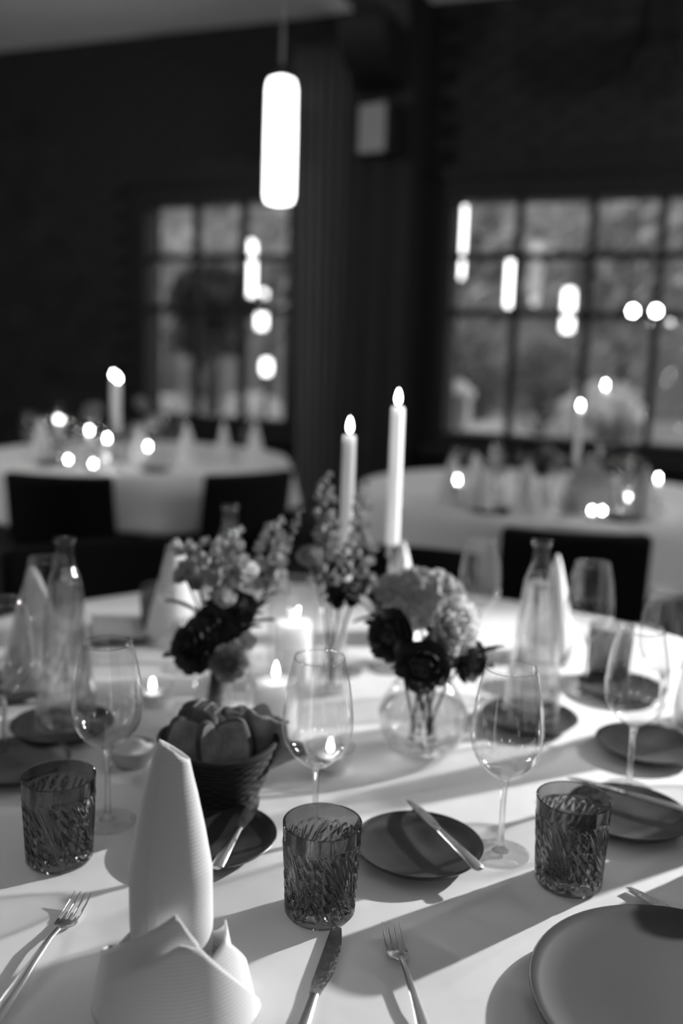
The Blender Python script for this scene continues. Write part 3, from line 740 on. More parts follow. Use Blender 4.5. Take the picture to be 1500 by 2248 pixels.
def make_cone_napkin():
    e = empty('folded_napkin')
    def body(u, v):
        a = 2 * PI * u; r = 0.052 * (1 - v) ** 0.8 * (1 + 0.14 * math.sin(3 * a + 0.7)) + 0.003; return Vector((r * math.cos(a) * 1.1, r * math.sin(a) * 0.75, 0.20 * v))
    MB().grid(body, 28, 14, wrap=True).build('peak', LINEN, e, thick=0.0015, angle=70)
    def wing(u, v):
        a = -2.6 + 2.4 * u; r = 0.075 - 0.02 * v; return Vector((r * math.cos(a), r * math.sin(a) * 0.8, 0.001 + 0.06 * v * (1 - abs(2 * u - 1))))
    MB().grid(wing, 20, 6).build('cuff_fold', LINEN, e, thick=0.0015, angle=70)
    return e
cnap = Kind(make_cone_napkin)
def make_flat_napkin():
    e = empty('folded_napkin')
    def lay(z0, k):
        def fn(u, v): return Vector((-0.05 + 0.10 * u * (1 - 0.1 * k), -0.04 + 0.08 * v, z0 + 0.004 * math.sin(u * 3 + k) + 0.022 * v * v * (1 - k * 0.2)))
        return MB().grid(fn, 10, 8)
    for k in range(3): lay(0.003 + 0.007 * k, k).build('fold', LINEN, e, thick=0.003, angle=70)
    return e
fnap = Kind(make_flat_napkin)

# ================================================================== foreground table layout
TG = 'cut-glass tumblers'; WG = 'wine glasses on the foreground table'
nk = make_napkin(); nk.location = onz(372, 2200); nk.rotation_euler.z = rad(0)
tag(nk, 'large white linen napkin folded into a tall cone, standing in the left foreground', 'napkin')
tumbler(onz(131, 1884), 'smoky cut-glass tumbler at the left edge behind the left fork', 'tumbler', TG, 0.4)
tumbler(onz(702, 2000), 'smoky cut-glass tumbler in the centre foreground above the knife tip', 'tumbler', TG, 1.15)
tumbler(onz(1247, 1935), 'smoky cut-glass tumbler at right, in front of the right side plate', 'tumbler', TG, 1.35)
tumbler(onz(1335, 1490), 'smoky tumbler far right beside the right water bottle', 'tumbler', TG, 0.2)
tumbler(onz(352, 1392), 'dark tumbler far left in front of the pointed napkin', 'tumbler', TG, 0.9)
wine(onz(237, 1803), 'empty wine glass behind the left tumbler, overlapping the left bottle', 'wine glass', WG)
wine(onz(690, 1845), 'empty wine glass in the centre with a tealight behind it', 'wine glass', WG)
wine(onz(1098, 1872), 'empty wine glass standing between the centre plate and the right tumbler', 'wine glass', WG)
wine(onz(1380, 1735), 'wine glass near the right edge behind the right side plate', 'wine glass', WG)
wine(onz(1282, 1512), 'wine glass far right seen above the far tumbler', 'wine glass', WG)
wine(onz(1446, 1600), 'wine glass cut by the right edge of the picture', 'wine glass', WG)
wine(onz(1045, 1440), 'wine glass beyond the pale blooms, in front of the far black chair', 'wine glass', WG)
wine(onz(108, 1520), 'wine glass behind the neck of the left water bottle', 'wine glass', WG)
wine(onz(12, 1665), 'wine glass cut by the left edge of the picture', 'wine glass', WG)
wine(onz(400, 1470), 'wine glass in front of the pointed napkin, far left', 'wine glass', WG)
BG_ = 'conical water bottles'
bottle(onz(146, 1592, T + 0.007), 'clear conical bottle of water at the left of the table', 'bottle', BG_)
bottle(onz(1166, 1572, T + 0.007), 'clear conical bottle of water at the right of the table', 'bottle', BG_)
bottle(onz(500, 1440), 'clear bottle of water hidden behind the left flowers, only its neck showing', 'bottle', BG_)
PG = 'dark side plates'
side_plate(onz(466, 1855), 'dark side plate in front of the bread basket with a butter knife', 'plate', PG)
side_plate(onz(918, 1876), 'dark side plate in the centre with a butter knife across its rim', 'plate', PG, 0.8)
side_plate(onz(1378, 1803), 'dark side plate behind the right tumbler', 'plate', PG, 1.7)
side_plate(onz(1420, 1650), 'dark side plate at the right edge behind the right wine glass', 'plate', PG, 2.3)
side_plate(onz(1365, 1522), 'dark side plate under the far right tumbler', 'plate', PG, 0.3).location.z = T - 0.0
side_plate(onz(138, 1606), 'dark side plate under the left water bottle', 'plate', PG, 1.1)
side_plate(onz(30, 1690), 'dark side plate at the left edge behind the left tumbler', 'plate', PG, 1.9)
side_plate(onz(262, 1400), 'dark side plate far left under the loosely folded napkin', 'plate', PG, 2.9)
side_plate(onz(25, 1520), 'dark side plate far at the left edge', 'plate', PG, 0.5)
side_plate(onz(1162, 1588), 'dark side plate under the right water bottle', 'plate', PG, 0.9)
e = empty('dinner_plate', Vector((0.325, 0.752, T)))
MB().lathe([(0.085, 0), (0.09, 0.0), (0.11, 0.006), (0.132, 0.0105), (0.1385, 0.015), (0.140, 0.0185), (0.1385, 0.0195), (0.130, 0.0155), (0.108, 0.0115), (0.06, 0.0105), (0.004, 0.0105)], 80).build('dish', PLATE, e, angle=60)
MB().tube([(0.1393 * math.cos(t), 0.1393 * math.sin(t), 0.0189) for t in [2 * PI * k / 80 for k in range(81)]], 0.0008, 5, caps=False).build('rim', DARKC, e)
tag(e, 'large matt grey dinner plate in the bottom right corner', 'plate')
# cutlery
place_line(fork, onz(128, 2052), onz(195, 1962), 'steel dinner fork left of the tall napkin, tines away from the viewer', 'fork', 'dinner forks', origin=0.0).scale = (0.9,) * 3
place_line(fork, onz(882, 2122), onz(853, 2034), 'steel dinner fork between the knife and the grey dinner plate', 'fork', 'dinner forks', origin=0.0).scale = (0.86,) * 3
k1 = place_line(dknife, onz(690, 2180), onz(738, 2042), 'steel dinner knife in the bottom centre pointing at the tumbler', 'knife', 'dinner knives', origin=0.0)
d = (onz(738, 2042) - onz(690, 2190)).normalized(); k1.location = onz(738, 2042) - d * 0.107
k2 = place_line(dknife, onz(1520, 2040), onz(1380, 1955), 'steel knife tip beyond the grey dinner plate at right', 'knife', 'dinner knives', origin=0.0)
d = (onz(1380, 1955) - onz(1520, 2040)).normalized(); k2.location = onz(1380, 1955) - d * 0.107
def rim_knife(p_h, p_b, label):
    a, b = onz(*p_h, T + 0.019), onz(*p_b, T + 0.019); d = (b - a).normalized(); mid = (a + b) / 2
    o = bknife(mid + Vector((0, 0, -0.0012)), label, 'knife', 'butter knives', math.atan2(d.y, d.x) - PI / 2)
    return o
rim_knife((484, 1893), (556, 1767), 'butter knife lying across the left side plate')
rim_knife((1040, 1900), (906, 1772), 'butter knife lying across the centre side plate')
rim_knife((1470, 1772), (1310, 1727), 'butter knife lying across the right side plate')
# bread basket
bk = empty('bread_basket', onz(478, 1752)); bk.scale = (0.87,) * 3
wallp = [(0.042, 0.0), (0.052, 0.004), (0.066, 0.025), (0.076, 0.055), (0.082, 0.088)]
MB().lathe(wallp + [(0.079, 0.089)] + [(r - 0.005, z + 0.003) for (r, z) in reversed(wallp[:-1])], 48).build('basket_wall', BASK, bk)
coil = MB(); n = 15
for k in range(n):
    v = k / (n - 1); z = 0.004 + 0.084 * v; r = 0.0525 + 0.031 * (v ** 0.75)
    coil.tube([((r + 0.0012 * math.sin(t * 18 + k * PI)) * math.cos(t), (r + 0.0012 * math.sin(t * 18 + k * PI)) * math.sin(t), z + 0.004 * math.sin(2 * t + 1) * v) for t in [2 * PI * i / 72 for i in range(73)]], 0.0033, 6, caps=False)
coil.build('woven_coils', BASK, bk)
MB().tube([(0.084 * math.cos(t), 0.084 * math.sin(t), 0.092 + 0.004 * math.sin(2 * t + 1)) for t in [2 * PI * i / 72 for i in range(73)]], 0.0048, 8, caps=False).build('rim', BASK, bk)
tag(bk, 'dark woven bread basket left of centre', 'basket')
def bread(loc, rx, ry, h, rz, tx, ty, label, seed, crumb=True):
    e = empty('bread_slice', loc); e.rotation_euler = (tx, ty, rz); n = 28; rnd = random.Random(seed)
    out = []
    for k in range(n):
        a = 2 * PI * k / n; rr = 1 + 0.05 * math.sin(3 * a + seed) + 0.04 * math.sin(5 * a + seed * 2)
        sx = abs(math.cos(a)) ** 0.75 * (1 if math.cos(a) > 0 else -1); sz = abs(math.sin(a)) ** 0.8 * (1 if math.sin(a) > 0 else -1)
        out.append((rx * rr * sx, ry * rr * sz))
    mb = MB(); vs = []; fs = []
    for (yy, k) in [(-h / 2, 0.90), (-h / 2 + 0.003, 1.0), (h / 2 - 0.003, 1.0), (h / 2, 0.90)]:
        vs += [Vector((x * k, yy, z * k)) for (x, z) in out]
    for j in range(3):
        for k in range(n): fs.append((j * n + k, j * n + (k + 1) % n, (j + 1) * n + (k + 1) % n, (j + 1) * n + k))
    mb.add(vs, fs); mb.build('crust', CRUST, e)
    for yy, sg in ((-h / 2, -1), (h / 2, 1)):
        MB().add([Vector((x * 0.905, yy, z * 0.905)) for (x, z) in out] + [Vector((0, yy + sg * 0.001, 0))], [(k, (k + 1) % n, n) for k in range(n)]).build('crumb', CRUMB, e)
    return tag(e, label, 'bread', 'bread in the basket')
b0 = Vector(bk.location)
def bv(x, y, z): return b0 + 0.87 * Vector((x, y, z))
bread(bv(-0.044, -0.012, 0.086), 0.030, 0.034, 0.014, rad(16), rad(-14), rad(6), 'bread slice standing at the front left inside the basket', 2)
bread(bv(-0.010, -0.024, 0.086), 0.017, 0.034, 0.012, rad(42), rad(-8), rad(-4), 'narrow bread slice standing in the front middle of the basket', 3)
bread(bv(0.020, -0.014, 0.084), 0.028, 0.036, 0.013, rad(-8), rad(-12), rad(-5), 'broad bread slice standing right of the middle in the basket', 4)
bread(bv(-0.030, 0.010, 0.118), 0.026, 0.015, 0.014, rad(-8), rad(55), rad(10), 'small broken piece of bread with a bright crumb on top of the basket', 5)
e = empty('bread_roll', bv(-0.022, 0.036, 0.112))
def roll(u, v):
    a = 2 * PI * u; p_ = PI * (0.02 + 0.96 * v) - PI / 2; k = 1 + 0.05 * math.sin(3 * a + 4 * v)
    return Vector((0.036 * k * math.cos(a) * math.cos(p_), 0.026 * k * math.sin(a) * math.cos(p_), 0.018 * k * math.sin(p_)))
MB().grid(roll, 32, 14, wrap=True).build('crust', CRUST, e)
for k in range(3): MB().tube([(-0.016 + 0.014 * k, -0.016, 0.0135), (-0.012 + 0.014 * k, 0, 0.0180), (-0.008 + 0.014 * k, 0.016, 0.0135)], [0.0008, 0.002, 0.0008], 6).build('score', CRUMB, e)
e.rotation_euler = (0, rad(14), rad(-12)); tag(e, 'dark crusted bread roll on top at the back of the basket', 'bread', 'bread in the basket')
for (dx, dy, rz_, ty, lab, sd) in [(0.030, 0.038, 0.25, 0.10, 'taller fan-shaped crispbread at the back of the basket', 1), (0.052, 0.012, -0.3, 0.35, 'leaning fan-shaped crispbread at the right of the basket', 2)]:
    e = empty('crispbread', b0 + 0.87 * Vector((dx, dy, 0.052))); e.rotation_euler = (0, ty, rz_)
    def fan(u, v, sd=sd):
        a = (u - 0.5) * 1.5; r = 0.028 + 0.058 * v * (1 + 0.07 * math.sin(u * 19 + sd) + 0.05 * math.sin(u * 31))
        return Vector((r * math.sin(a), 0.006 * math.sin(u * 16 + v * 4 + sd), r * math.cos(a) - 0.02))
    MB().grid(fan, 30, 10).build('flake', CRISP, e, thick=0.003, angle=70); tag(e, lab, 'crispbread', 'crispbread in the basket')
# butter dish
e = empty('butter_dish', onz(290, 1676))
MB().lathe([(0.018, 0), (0.022, 0.001), (0.031, 0.014), (0.034, 0.026), (0.0325, 0.0265), (0.029, 0.015), (0.02, 0.006), (0.003, 0.005)], 36).build('bowl', PALEC, e)
def whip(u, v):
    a = 2 * PI * u; r = 0.0305 * (1 - v) ** 0.7; return Vector((r * math.cos(a) * (1 + 0.1 * math.sin(5 * a + v * 6)), r * math.sin(a) * (1 + 0.1 * math.sin(5 * a + v * 6)), 0.021 + 0.016 * v + 0.003 * math.sin(3 * a + 5 * v) * (1 - v)))
MB().grid(whip, 30, 8, wrap=True).build('whipped_butter', BUTTER, e); tag(e, 'small pale dish of whipped butter left of the bread basket', 'butter dish')
# napkins on the far side
NG = 'pointed napkins on the foreground table'
cnap(onz(385, 1405), 'pointed white napkin standing far left behind the dark tumbler', 'napkin', NG, 0.5)
o = cnap(onz(1210, 1440), 'pointed white napkin standing far right behind the right water bottle', 'napkin', NG, 1.2); 
cnap(onz(875, 1400), 'pointed white napkin far behind the pale blooms', 'napkin', NG, 2.2)
cnap(onz(75, 1500), 'pointed white napkin at far left behind the left bottle', 'napkin', NG, 0.1)
fnap(onz(258, 1396, T + 0.007), 'loosely folded white napkin on the far left side plate', 'napkin', None, 0.3).location.z = T + 0.008
# candles
taper(onz(750, 1475), 0.172, 0.256, 'shorter lit white taper candle in the centre of the table', 'glass candlestick of the shorter taper candle', 'taper candles on the foreground table')
taper(onz(850, 1468), 0.232, 0.246, 'taller lit white taper candle in the centre of the table', 'glass candlestick of the taller taper candle', 'taper candles on the foreground table')
pb = onz(640, 1500); hurricane(pb, 0.044, 0.185, 'tall glass cylinder around the rear pillar candle'); pillar(pb + Vector((0, 0, 0.006)), 0.032, 0.105, 'lit pillar candle in the taller glass cylinder at the back', 0.4)
pf = onz(603, 1612); hurricane(pf, 0.044, 0.118, 'short glass cylinder around the front pillar candle'); pillar(pf + Vector((0, 0, 0.006)), 0.032, 0.080, 'lit pillar candle in the shorter glass cylinder behind the bread basket')
v = onz(335, 1548); votive(v, 'clear votive glass left of the flowers with a lit tealight', 'candle holder', 'votive glasses'); tealight(v + Vector((0, 0, 0.0062)), 'lit tealight in the votive glass left of the flowers', 'tealight', 'tealights')
v = onz(724, 1690); votive(v, 'clear votive glass seen through the centre wine glass', 'candle holder', 'votive glasses'); tealight(v + Vector((0, 0, 0.0062)), 'lit tealight seen through the centre wine glass', 'tealight', 'tealights')

# unseen settings added at the right to cast streaked shadows on the cloth
cnap(Vector((0.60, 1.17, T)), 'pointed white napkin added unseen on the right side of the table to cast shade, nearest', 'napkin', NG, 0.9)
cnap(Vector((0.74, 1.52, T)), 'pointed white napkin added unseen on the right side of the table to cast shade, farthest', 'napkin', NG, 0.3)
bottle(Vector((0.58, 1.40, T)), 'clear bottle of water added unseen on the right side of the table to cast shade', 'bottle', BG_)
tumbler(Vector((0.52, 1.02, T)), 'smoky tumbler added unseen on the right side of the table to cast shade', 'tumbler', TG, 0.7)
wine(Vector((0.66, 1.30, T)), 'wine glass added unseen on the right side of the table to cast shade', 'wine glass', WG)
side_plate(Vector((0.68, 1.02, T)), 'dark side plate added unseen on the right side of the table', 'plate', PG)
# ------------------------------------------------------------------ flowers
def petal(mb, base, d_out, up, L, wd, cup, ruff=0.0, ph=0.0, nu=5, nv=5):
    side = d_out.cross(up).normalized()
    def fn(u, v):
        x = (u - 0.5) * 2; wid = wd * math.sin(PI * (0.12 + 0.80 * v)) ** 0.7
        c = cup * v * v
        p = base + (d_out * math.cos(c) + up * math.sin(c)) * (L * v) + side * (x * wid * 0.5) + up * (x * x * wid * 0.18)
        return p + up * (ruff * math.sin(x * 7 + ph) * v * v)
    mb.grid(fn, nu, nv)
def bloom_mb(R, layers, ruff, seed, closed=0.5):
    rnd = random.Random(seed); mb = MB(); up = Vector((0, 0, 1))
    for l in range(layers):
        f = l / max(1, layers - 1); n = max(4, int(9 - 4 * f))
        for k in range(n):
            a = 2 * PI * (k + 0.5 * (l % 2)) / n + rnd.uniform(-0.2, 0.2); el = rad(-15 + 95 * f * (0.6 + 0.4 * closed)) + rnd.uniform(-0.1, 0.1)
            d = Vector((math.cos(a) * math.cos(el), math.sin(a) * math.cos(el), math.sin(el))); u2 = (up - d * up.dot(d)).normalized()
            petal(mb, Vector((0, 0, 0.1 * R * f)), d, u2, R * (1.0 - 0.35 * f), R * (0.85 - 0.3 * f), 0.9 * closed, ruff * R, rnd.uniform(0, 6))
    return mb
def leaf_piece(L, wd):
    mb = MB()
    def fn(u, v):
        x = (u - 0.5) * 2; return Vector((x * wd * 0.5 * math.sin(PI * min(1, 0.05 + 0.95 * v)) ** 0.8, L * v, 0.12 * L * math.sin(v * 2.2) + abs(x) * wd * 0.12))
    return mb.grid(fn, 4, 8)
LEAFME = leaf_piece(0.045, 0.020).mesh('leaf', LEAF); LEAFME2 = leaf_piece(0.06, 0.026).mesh('leaf', LEAF)
def add_leaf(par, p, d, me=LEAFME, roll=0.0):
    o = bpy.data.objects.new('leaf', me); COL.objects.link(o); o.parent = par; o.location = p
    q = Vector(d).normalized().to_track_quat('Y', 'Z'); o.rotation_mode = 'QUATERNION'; o.rotation_quaternion = q @ Matrix.Rotation(roll, 3, 'Y').to_quaternion()
def flower(name, px, depth, R, mt, root, label, cat, layers=4, ruff=0.06, closed=0.5, seed=0, tilt=None, leaves=2, group=None, stemr=0.0016, calyx=True):
    tip = atd(px[0], px[1], depth); root = Vector(root); e = empty(name, root); loc = tip - root
    mid = loc * 0.55 + Vector((loc.x * -0.12, loc.y * -0.12, loc.z * 0.05))
    MB().tube([(0, 0, 0), mid * 0.6, mid, loc - (loc - mid) * 0.3, loc], [stemr, stemr, stemr, stemr, stemr * 1.4], 6).build('stem', STEM, e)
    b = bloom_mb(R, layers, ruff, seed, closed).build('bloom', mt, e, loc=loc, angle=80)
    d = Vector(tilt) if tilt else (loc - mid).normalized(); b.rotation_mode = 'QUATERNION'; b.rotation_quaternion = d.normalized().to_track_quat('Z', 'Y')
    rnd = random.Random(seed + 50)
    for k in range(leaves):
        p = mid.lerp(loc, 0.25 + 0.6 * k / max(1, leaves)); a = rnd.uniform(0, 2 * PI)
        add_leaf(e, p, (math.cos(a), math.sin(a), 0.25), LEAFME if k % 2 else LEAFME2, rnd.uniform(-0.6, 0.6))
    return tag(e, label, cat, group)
def spike(name, px0, px1, depth, root, mt, label, cat, nf=40, fr=0.010, seed=0, wid=0.02, group=None, stemmat=None):
    a = atd(px0[0], px0[1], depth); b = atd(px1[0], px1[1], depth); root = Vector(root); e = empty(name, root); a -= root; b -= root
    MB().tube([(0, 0, 0), a * 0.5, a, (a + b) / 2, b], [0.0018, 0.0018, 0.0016, 0.0013, 0.0006], 6).build('stem', stemmat or GREYST, e)
    rnd = random.Random(seed); mb = MB()
    for k in range(nf):
        t = k / nf; p = a.lerp(b, t); an = k * 2.4; r = wid * (1 - 0.7 * t) * rnd.uniform(0.6, 1.1); q = p + Vector((math.cos(an) * r, math.sin(an) * r, rnd.uniform(-0.004, 0.006)))
        d = Vector((math.cos(an), math.sin(an), 0.6)).normalized(); u2 = Vector((0, 0, 1)); u2 = (u2 - d * u2.dot(d)).normalized(); sz = fr * (1.15 - 0.6 * t) * rnd.uniform(0.8, 1.2)
        for j in range(5):
            t2 = 2 * PI * j / 5; sd = d.cross(u2); dd = (d * 0.5 + (u2 * math.cos(t2) + sd * math.sin(t2)) * 0.85).normalized(); ax_ = (d - dd * d.dot(dd)).normalized()
            petal(mb, q, dd, ax_, sz, sz * 0.8, 0.5, sz * 0.1, k, 3, 3)
    mb.build('florets', mt, e, angle=80); return tag(e, label, cat, group)
# left arrangement in a small clear vase
vl = onz(468, 1560); 
e = empty('bud_vase', vl)
MB().lathe([(0.026, 0), (0.030, 0.002), (0.034, 0.02), (0.033, 0.05), (0.022, 0.078), (0.018, 0.09), (0.022, 0.105), (0.0205, 0.1055), (0.0165, 0.09), (0.031, 0.05), (0.031, 0.008), (0.003, 0.006)], 36).build('glass_body', GLASS, e)
MB().lathe([(0.029, 0.0085), (0.0305, 0.02), (0.0298, 0.048), (0.001, 0.0478)], 30).build('water', WATER, e)
tag(e, 'small clear glass vase under the left flowers', 'vase')
def rl(k): return vl + Vector((0.010 * math.cos(k * 1.9), 0.010 * math.sin(k * 1.9), 0.012))
DL = 1.46
FL = 'flowers in the left vase'
flower('dahlia', (432, 1420), 1.40, 0.044, P_DARK, rl(0), 'large dark dahlia low in the left vase', 'flower', 6, 0.03, 0.35, 1, (-0.55, -0.7, 0.35), 3)
flower('dahlia', (516, 1338), 1.46, 0.036, P_DARK, rl(1), 'smaller dark dahlia higher in the left vase', 'flower', 6, 0.03, 0.4, 2, (0.1, -0.7, 0.7), 3)
flower('peony', (500, 1455), 1.38, 0.030, P_MID, rl(2), 'mid-grey bloom low beside the large dark dahlia', 'flower', 5, 0.06, 0.5, 3, (0.3, -0.8, 0.3), 2)
spike('snapdragon', (500, 1330), (515, 1165), 1.46, rl(3), P_PALE, 'pale snapdragon spike left of centre in the left vase', 'flower', 22, 0.021, 4, 0.022)
spike('snapdragon', (470, 1290), (462, 1180), 1.44, rl(4), P_PALE, 'pale snapdragon spike leaning left in the left vase', 'flower', 15, 0.019, 5, 0.020)
spike('snapdragon', (582, 1300), (606, 1140), 1.52, rl(5), P_PALE, 'pale grey snapdragon spike at the right of the left vase', 'flower', 22, 0.021, 6, 0.020)
spike('curled_sprig', (610, 1240), (662, 1120), 1.52, rl(6), P_MID, 'thin grey sprig curling right above the left vase', 'flower', 22, 0.008, 7, 0.007)
flower('rose', (540, 1258), 1.45, 0.022, P_WHITE, rl(7), 'small white bud in the upper left arrangement', 'flower', 4, 0.05, 0.8, 8, (0.2, -0.5, 0.8), 1)
flower('rose', (492, 1316), 1.42, 0.016, P_WHITE, rl(8), 'tiny white bud between the dark dahlias', 'flower', 4, 0.05, 0.8, 9, (0, -0.8, 0.5), 1)
flower('rose', (545, 1410), 1.40, 0.016, P_WHITE, rl(9), 'tiny white bud beside the rear glass cylinder', 'flower', 4, 0.05, 0.8, 10, (0.1, -0.8, 0.5), 1)
flower('rose', (408, 1265), 1.45, 0.021, P_MID, rl(10), 'grey nodding bud on a thin bent stem at far left', 'flower', 4, 0.05, 0.8, 11, (-0.6, -0.3, 0.6), 1)
flower('dahlia', (470, 1375), 1.44, 0.036, P_DARK, rl(13), 'dark dahlia in the middle of the left vase', 'flower', 6, 0.03, 0.4, 41, (-0.2, -0.8, 0.4), 4)
spike('snapdragon', (440, 1290), (398, 1190), 1.50, rl(14), P_PALE, 'pale snapdragon spike leaning far left above the dark tumbler', 'flower', 14, 0.021, 42, 0.022)
# tall spikes behind the tapers, in a second slim vase
vm = onz(722, 1520)
e = empty('slim_vase', vm)
MB().lathe([(0.024, 0), (0.027, 0.002), (0.027, 0.02), (0.015, 0.06), (0.014, 0.12), (0.019, 0.15), (0.0175, 0.1505), (0.0125, 0.12), (0.0135, 0.06), (0.0245, 0.02), (0.0245, 0.008), (0.003, 0.006)], 32).build('glass_body', GLASS, e)
MB().lathe([(0.0225, 0.0085), (0.0235, 0.019), (0.0128, 0.06), (0.0120, 0.09), (0.001, 0.0898)], 28).build('water', WATER, e)
tag(e, 'slim clear glass vase in the middle of the table beside the shorter taper', 'vase')
def rm(k): return vm + Vector((0.006 * math.cos(k * 2.1), 0.006 * math.sin(k * 2.1), 0.012))
spike('delphinium', (722, 1290), (714, 1045), 1.58, rm(0), P_MID, 'tall grey delphinium spike left of the shorter taper', 'flower', 38, 0.018, 21, 0.017)
spike('delphinium', (790, 1270), (796, 1060), 1.62, rm(1), P_MID, 'grey delphinium spike between the two tapers', 'flower', 30, 0.017, 22, 0.015)
spike('delphinium', (745, 1330), (752, 1200), 1.50, rm(2), P_DARK, 'short dark flower spike in front of the shorter taper', 'flower', 26, 0.011, 23, 0.016)
flower('thistle', (682, 1226), 1.55, 0.024, P_MID, rm(3), 'round grey thistle head left of the delphinium', 'flower', 7, 0.02, 0.7, 24, (-0.2, -0.5, 0.8), 3)
spike('leafy_sprig', (770, 1330), (738, 1290), 1.48, rm(4), LEAF, 'dark leafy sprig at the foot of the shorter taper', 'flower', 26, 0.016, 25, 0.03)
# round bowl vase
vb = onz(924, 1652)
e = empty('bowl_vase', vb)
bp = [(0.030, 0), (0.040, 0.002), (0.056, 0.018), (0.0645, 0.045), (0.061, 0.075), (0.045, 0.102), (0.036, 0.113), (0.038, 0.124)]
MB().lathe(dens(bp) + [(0.0365, 0.1245), (0.0342, 0.113)] + [(r - 0.002, z) for (r, z) in [(0.045, 0.102), (0.061, 0.075), (0.0645, 0.045), (0.056, 0.02)]] + [(0.036, 0.006), (0.003, 0.005)], 52).build('glass_body', GLASS, e, angle=80)
MB().lathe(dens([(0.036, 0.007), (0.0535, 0.021), (0.0620, 0.045), (0.0590, 0.072), (0.001, 0.0718)]), 44).build('water', WATER, e, angle=50)
tag(e, 'round clear bowl vase half full of water right of centre', 'vase')
def rb(k): return vb + Vector((0.014 * math.cos(k * 1.7), 0.014 * math.sin(k * 1.7), 0.030))
# hydrangea head: many four-petalled florets over a dome
def hydrangea(px, depth, rx, ry, rz_, root, mt, label, n=90, seed=0):
    tip = atd(px[0], px[1], depth); root = Vector(root); e = empty('hydrangea', root); loc = tip - root; rnd = random.Random(seed)
    MB().tube([(0, 0, 0), loc * 0.5 + Vector((0, 0, 0.01)), loc], 0.0024, 6).build('stem', STEM, e)
    mb = MB()
    for k in range(n):
        z = 1 - 1.5 * (k + 0.5) / n; a = k * 2.39996; r = math.sqrt(max(0, 1 - z * z)); nrm = Vector((r * math.cos(a), r * math.sin(a), z))
        p = Vector((nrm.x * rx, nrm.y * ry, nrm.z * rz_)) * rnd.uniform(0.92, 1.05); e1 = nrm.orthogonal().normalized(); e2 = nrm.cross(e1); sz = 0.0125 * rnd.uniform(0.8, 1.25); a0 = rnd.uniform(0, 1.5)
        for j in range(4):
            t = a0 + j * PI / 2; dd = (e1 * math.cos(t) + e2 * math.sin(t) + nrm * 0.25).normalized(); u2 = (nrm - dd * nrm.dot(dd)).normalized(); petal(mb, p, dd, u2, sz, sz * 1.1, 0.2, 0.001, k, 2, 3)
    h = mb.build('florets', mt, e, loc=loc, angle=80)
    MB().lathe([(0.004, -0.6), (0.5, -0.45), (0.86, 0), (0.7, 0.5), (0.3, 0.82), (0.01, 0.88)], 16).build('core', mt, h).scale = (rx, ry, rz_)
    for k in range(3): add_leaf(e, loc + Vector((rx * 0.6 * math.cos(k * 2 + 3), ry * 0.6 * math.sin(k * 2 + 3), -rz_ * 0.6)), (math.cos(k * 2 + 3), math.sin(k * 2 + 3), -0.3), LEAFME2)
    return tag(e, label, 'flower')
hydrangea((918, 1322), 1.50, 0.074, 0.055, 0.050, rb(0), P_PALE, 'large pale hydrangea head on top of the bowl vase', 110, 1)
flower('carnation', (990, 1372), 1.36, 0.044, P_WHITE, rb(1), 'ruffled white carnation at the right of the bowl vase', 'flower', 7, 0.16, 0.55, 31, (0.5, -0.75, 0.3), 1)
flower('rose', (928, 1458), 1.33, 0.042, P_DARK, rb(2), 'dark rose hanging over the rim of the bowl vase', 'flower', 6, 0.05, 0.7, 32, (-0.05, -0.9, 0.1), 3)
flower('rose', (1020, 1448), 1.38, 0.036, P_DARK, rb(3), 'dark rose at the right of the bowl vase', 'flower', 6, 0.05, 0.7, 33, (0.7, -0.6, 0.1), 2)
flower('rose', (868, 1398), 1.36, 0.042, P_DARK, rb(4), 'dark rose at the left below the hydrangea', 'flower', 6, 0.06, 0.6, 34, (-0.6, -0.7, 0.3), 4)
flower('rose', (960, 1420), 1.36, 0.028, P_MID, rb(5), 'mid-grey rose tucked under the white carnation', 'flower', 5, 0.06, 0.7, 35, (0.2, -0.9, 0.2), 3)
def foliage(px0, px1, d0, d1, root, label, n=9, seed=0):
    a = atd(*px0, d0) - Vector(root); b = atd(*px1, d1) - Vector(root); e = empty('foliage_sprig', root)
    MB().tube([(0, 0, 0), a * 0.6, a, (a + b) / 2 + Vector((0, 0, 0.006)), b], [0.0018, 0.0018, 0.0015, 0.0013, 0.0006], 6).build('stem', STEM, e); rnd = random.Random(seed)
    for k in range(n):
        p = a.lerp(b, k / (n - 1)); sd = 1 if k % 2 else -1; d = (b - a).normalized(); s_ = d.cross(Vector((0, 0.4, 1))).normalized()
        add_leaf(e, p, d * 0.5 + s_ * sd + Vector((0, 0, rnd.uniform(-0.3, 0.3))), LEAFME if k % 3 else LEAFME2, rnd.uniform(-0.8, 0.8))
    return tag(e, label, 'foliage')
foliage((880, 1450), (790, 1300), 1.36, 1.42, rb(6), 'dark leafy sprig reaching left from the bowl vase', 11, 1)
foliage((900, 1470), (845, 1370), 1.34, 1.36, rb(7), 'dark leafy sprig below the hydrangea', 8, 2)
foliage((960, 1480), (1050, 1440), 1.36, 1.42, rb(8), 'dark leafy sprig reaching right from the bowl vase', 8, 3)
foliage((470, 1440), (395, 1440), 1.42, 1.40, rl(11), 'dark leafy sprig at the left of the left vase', 8, 4)
foliage((500, 1420), (560, 1330), 1.44, 1.50, rl(12), 'dark leafy sprig at the right of the left vase', 8, 5)
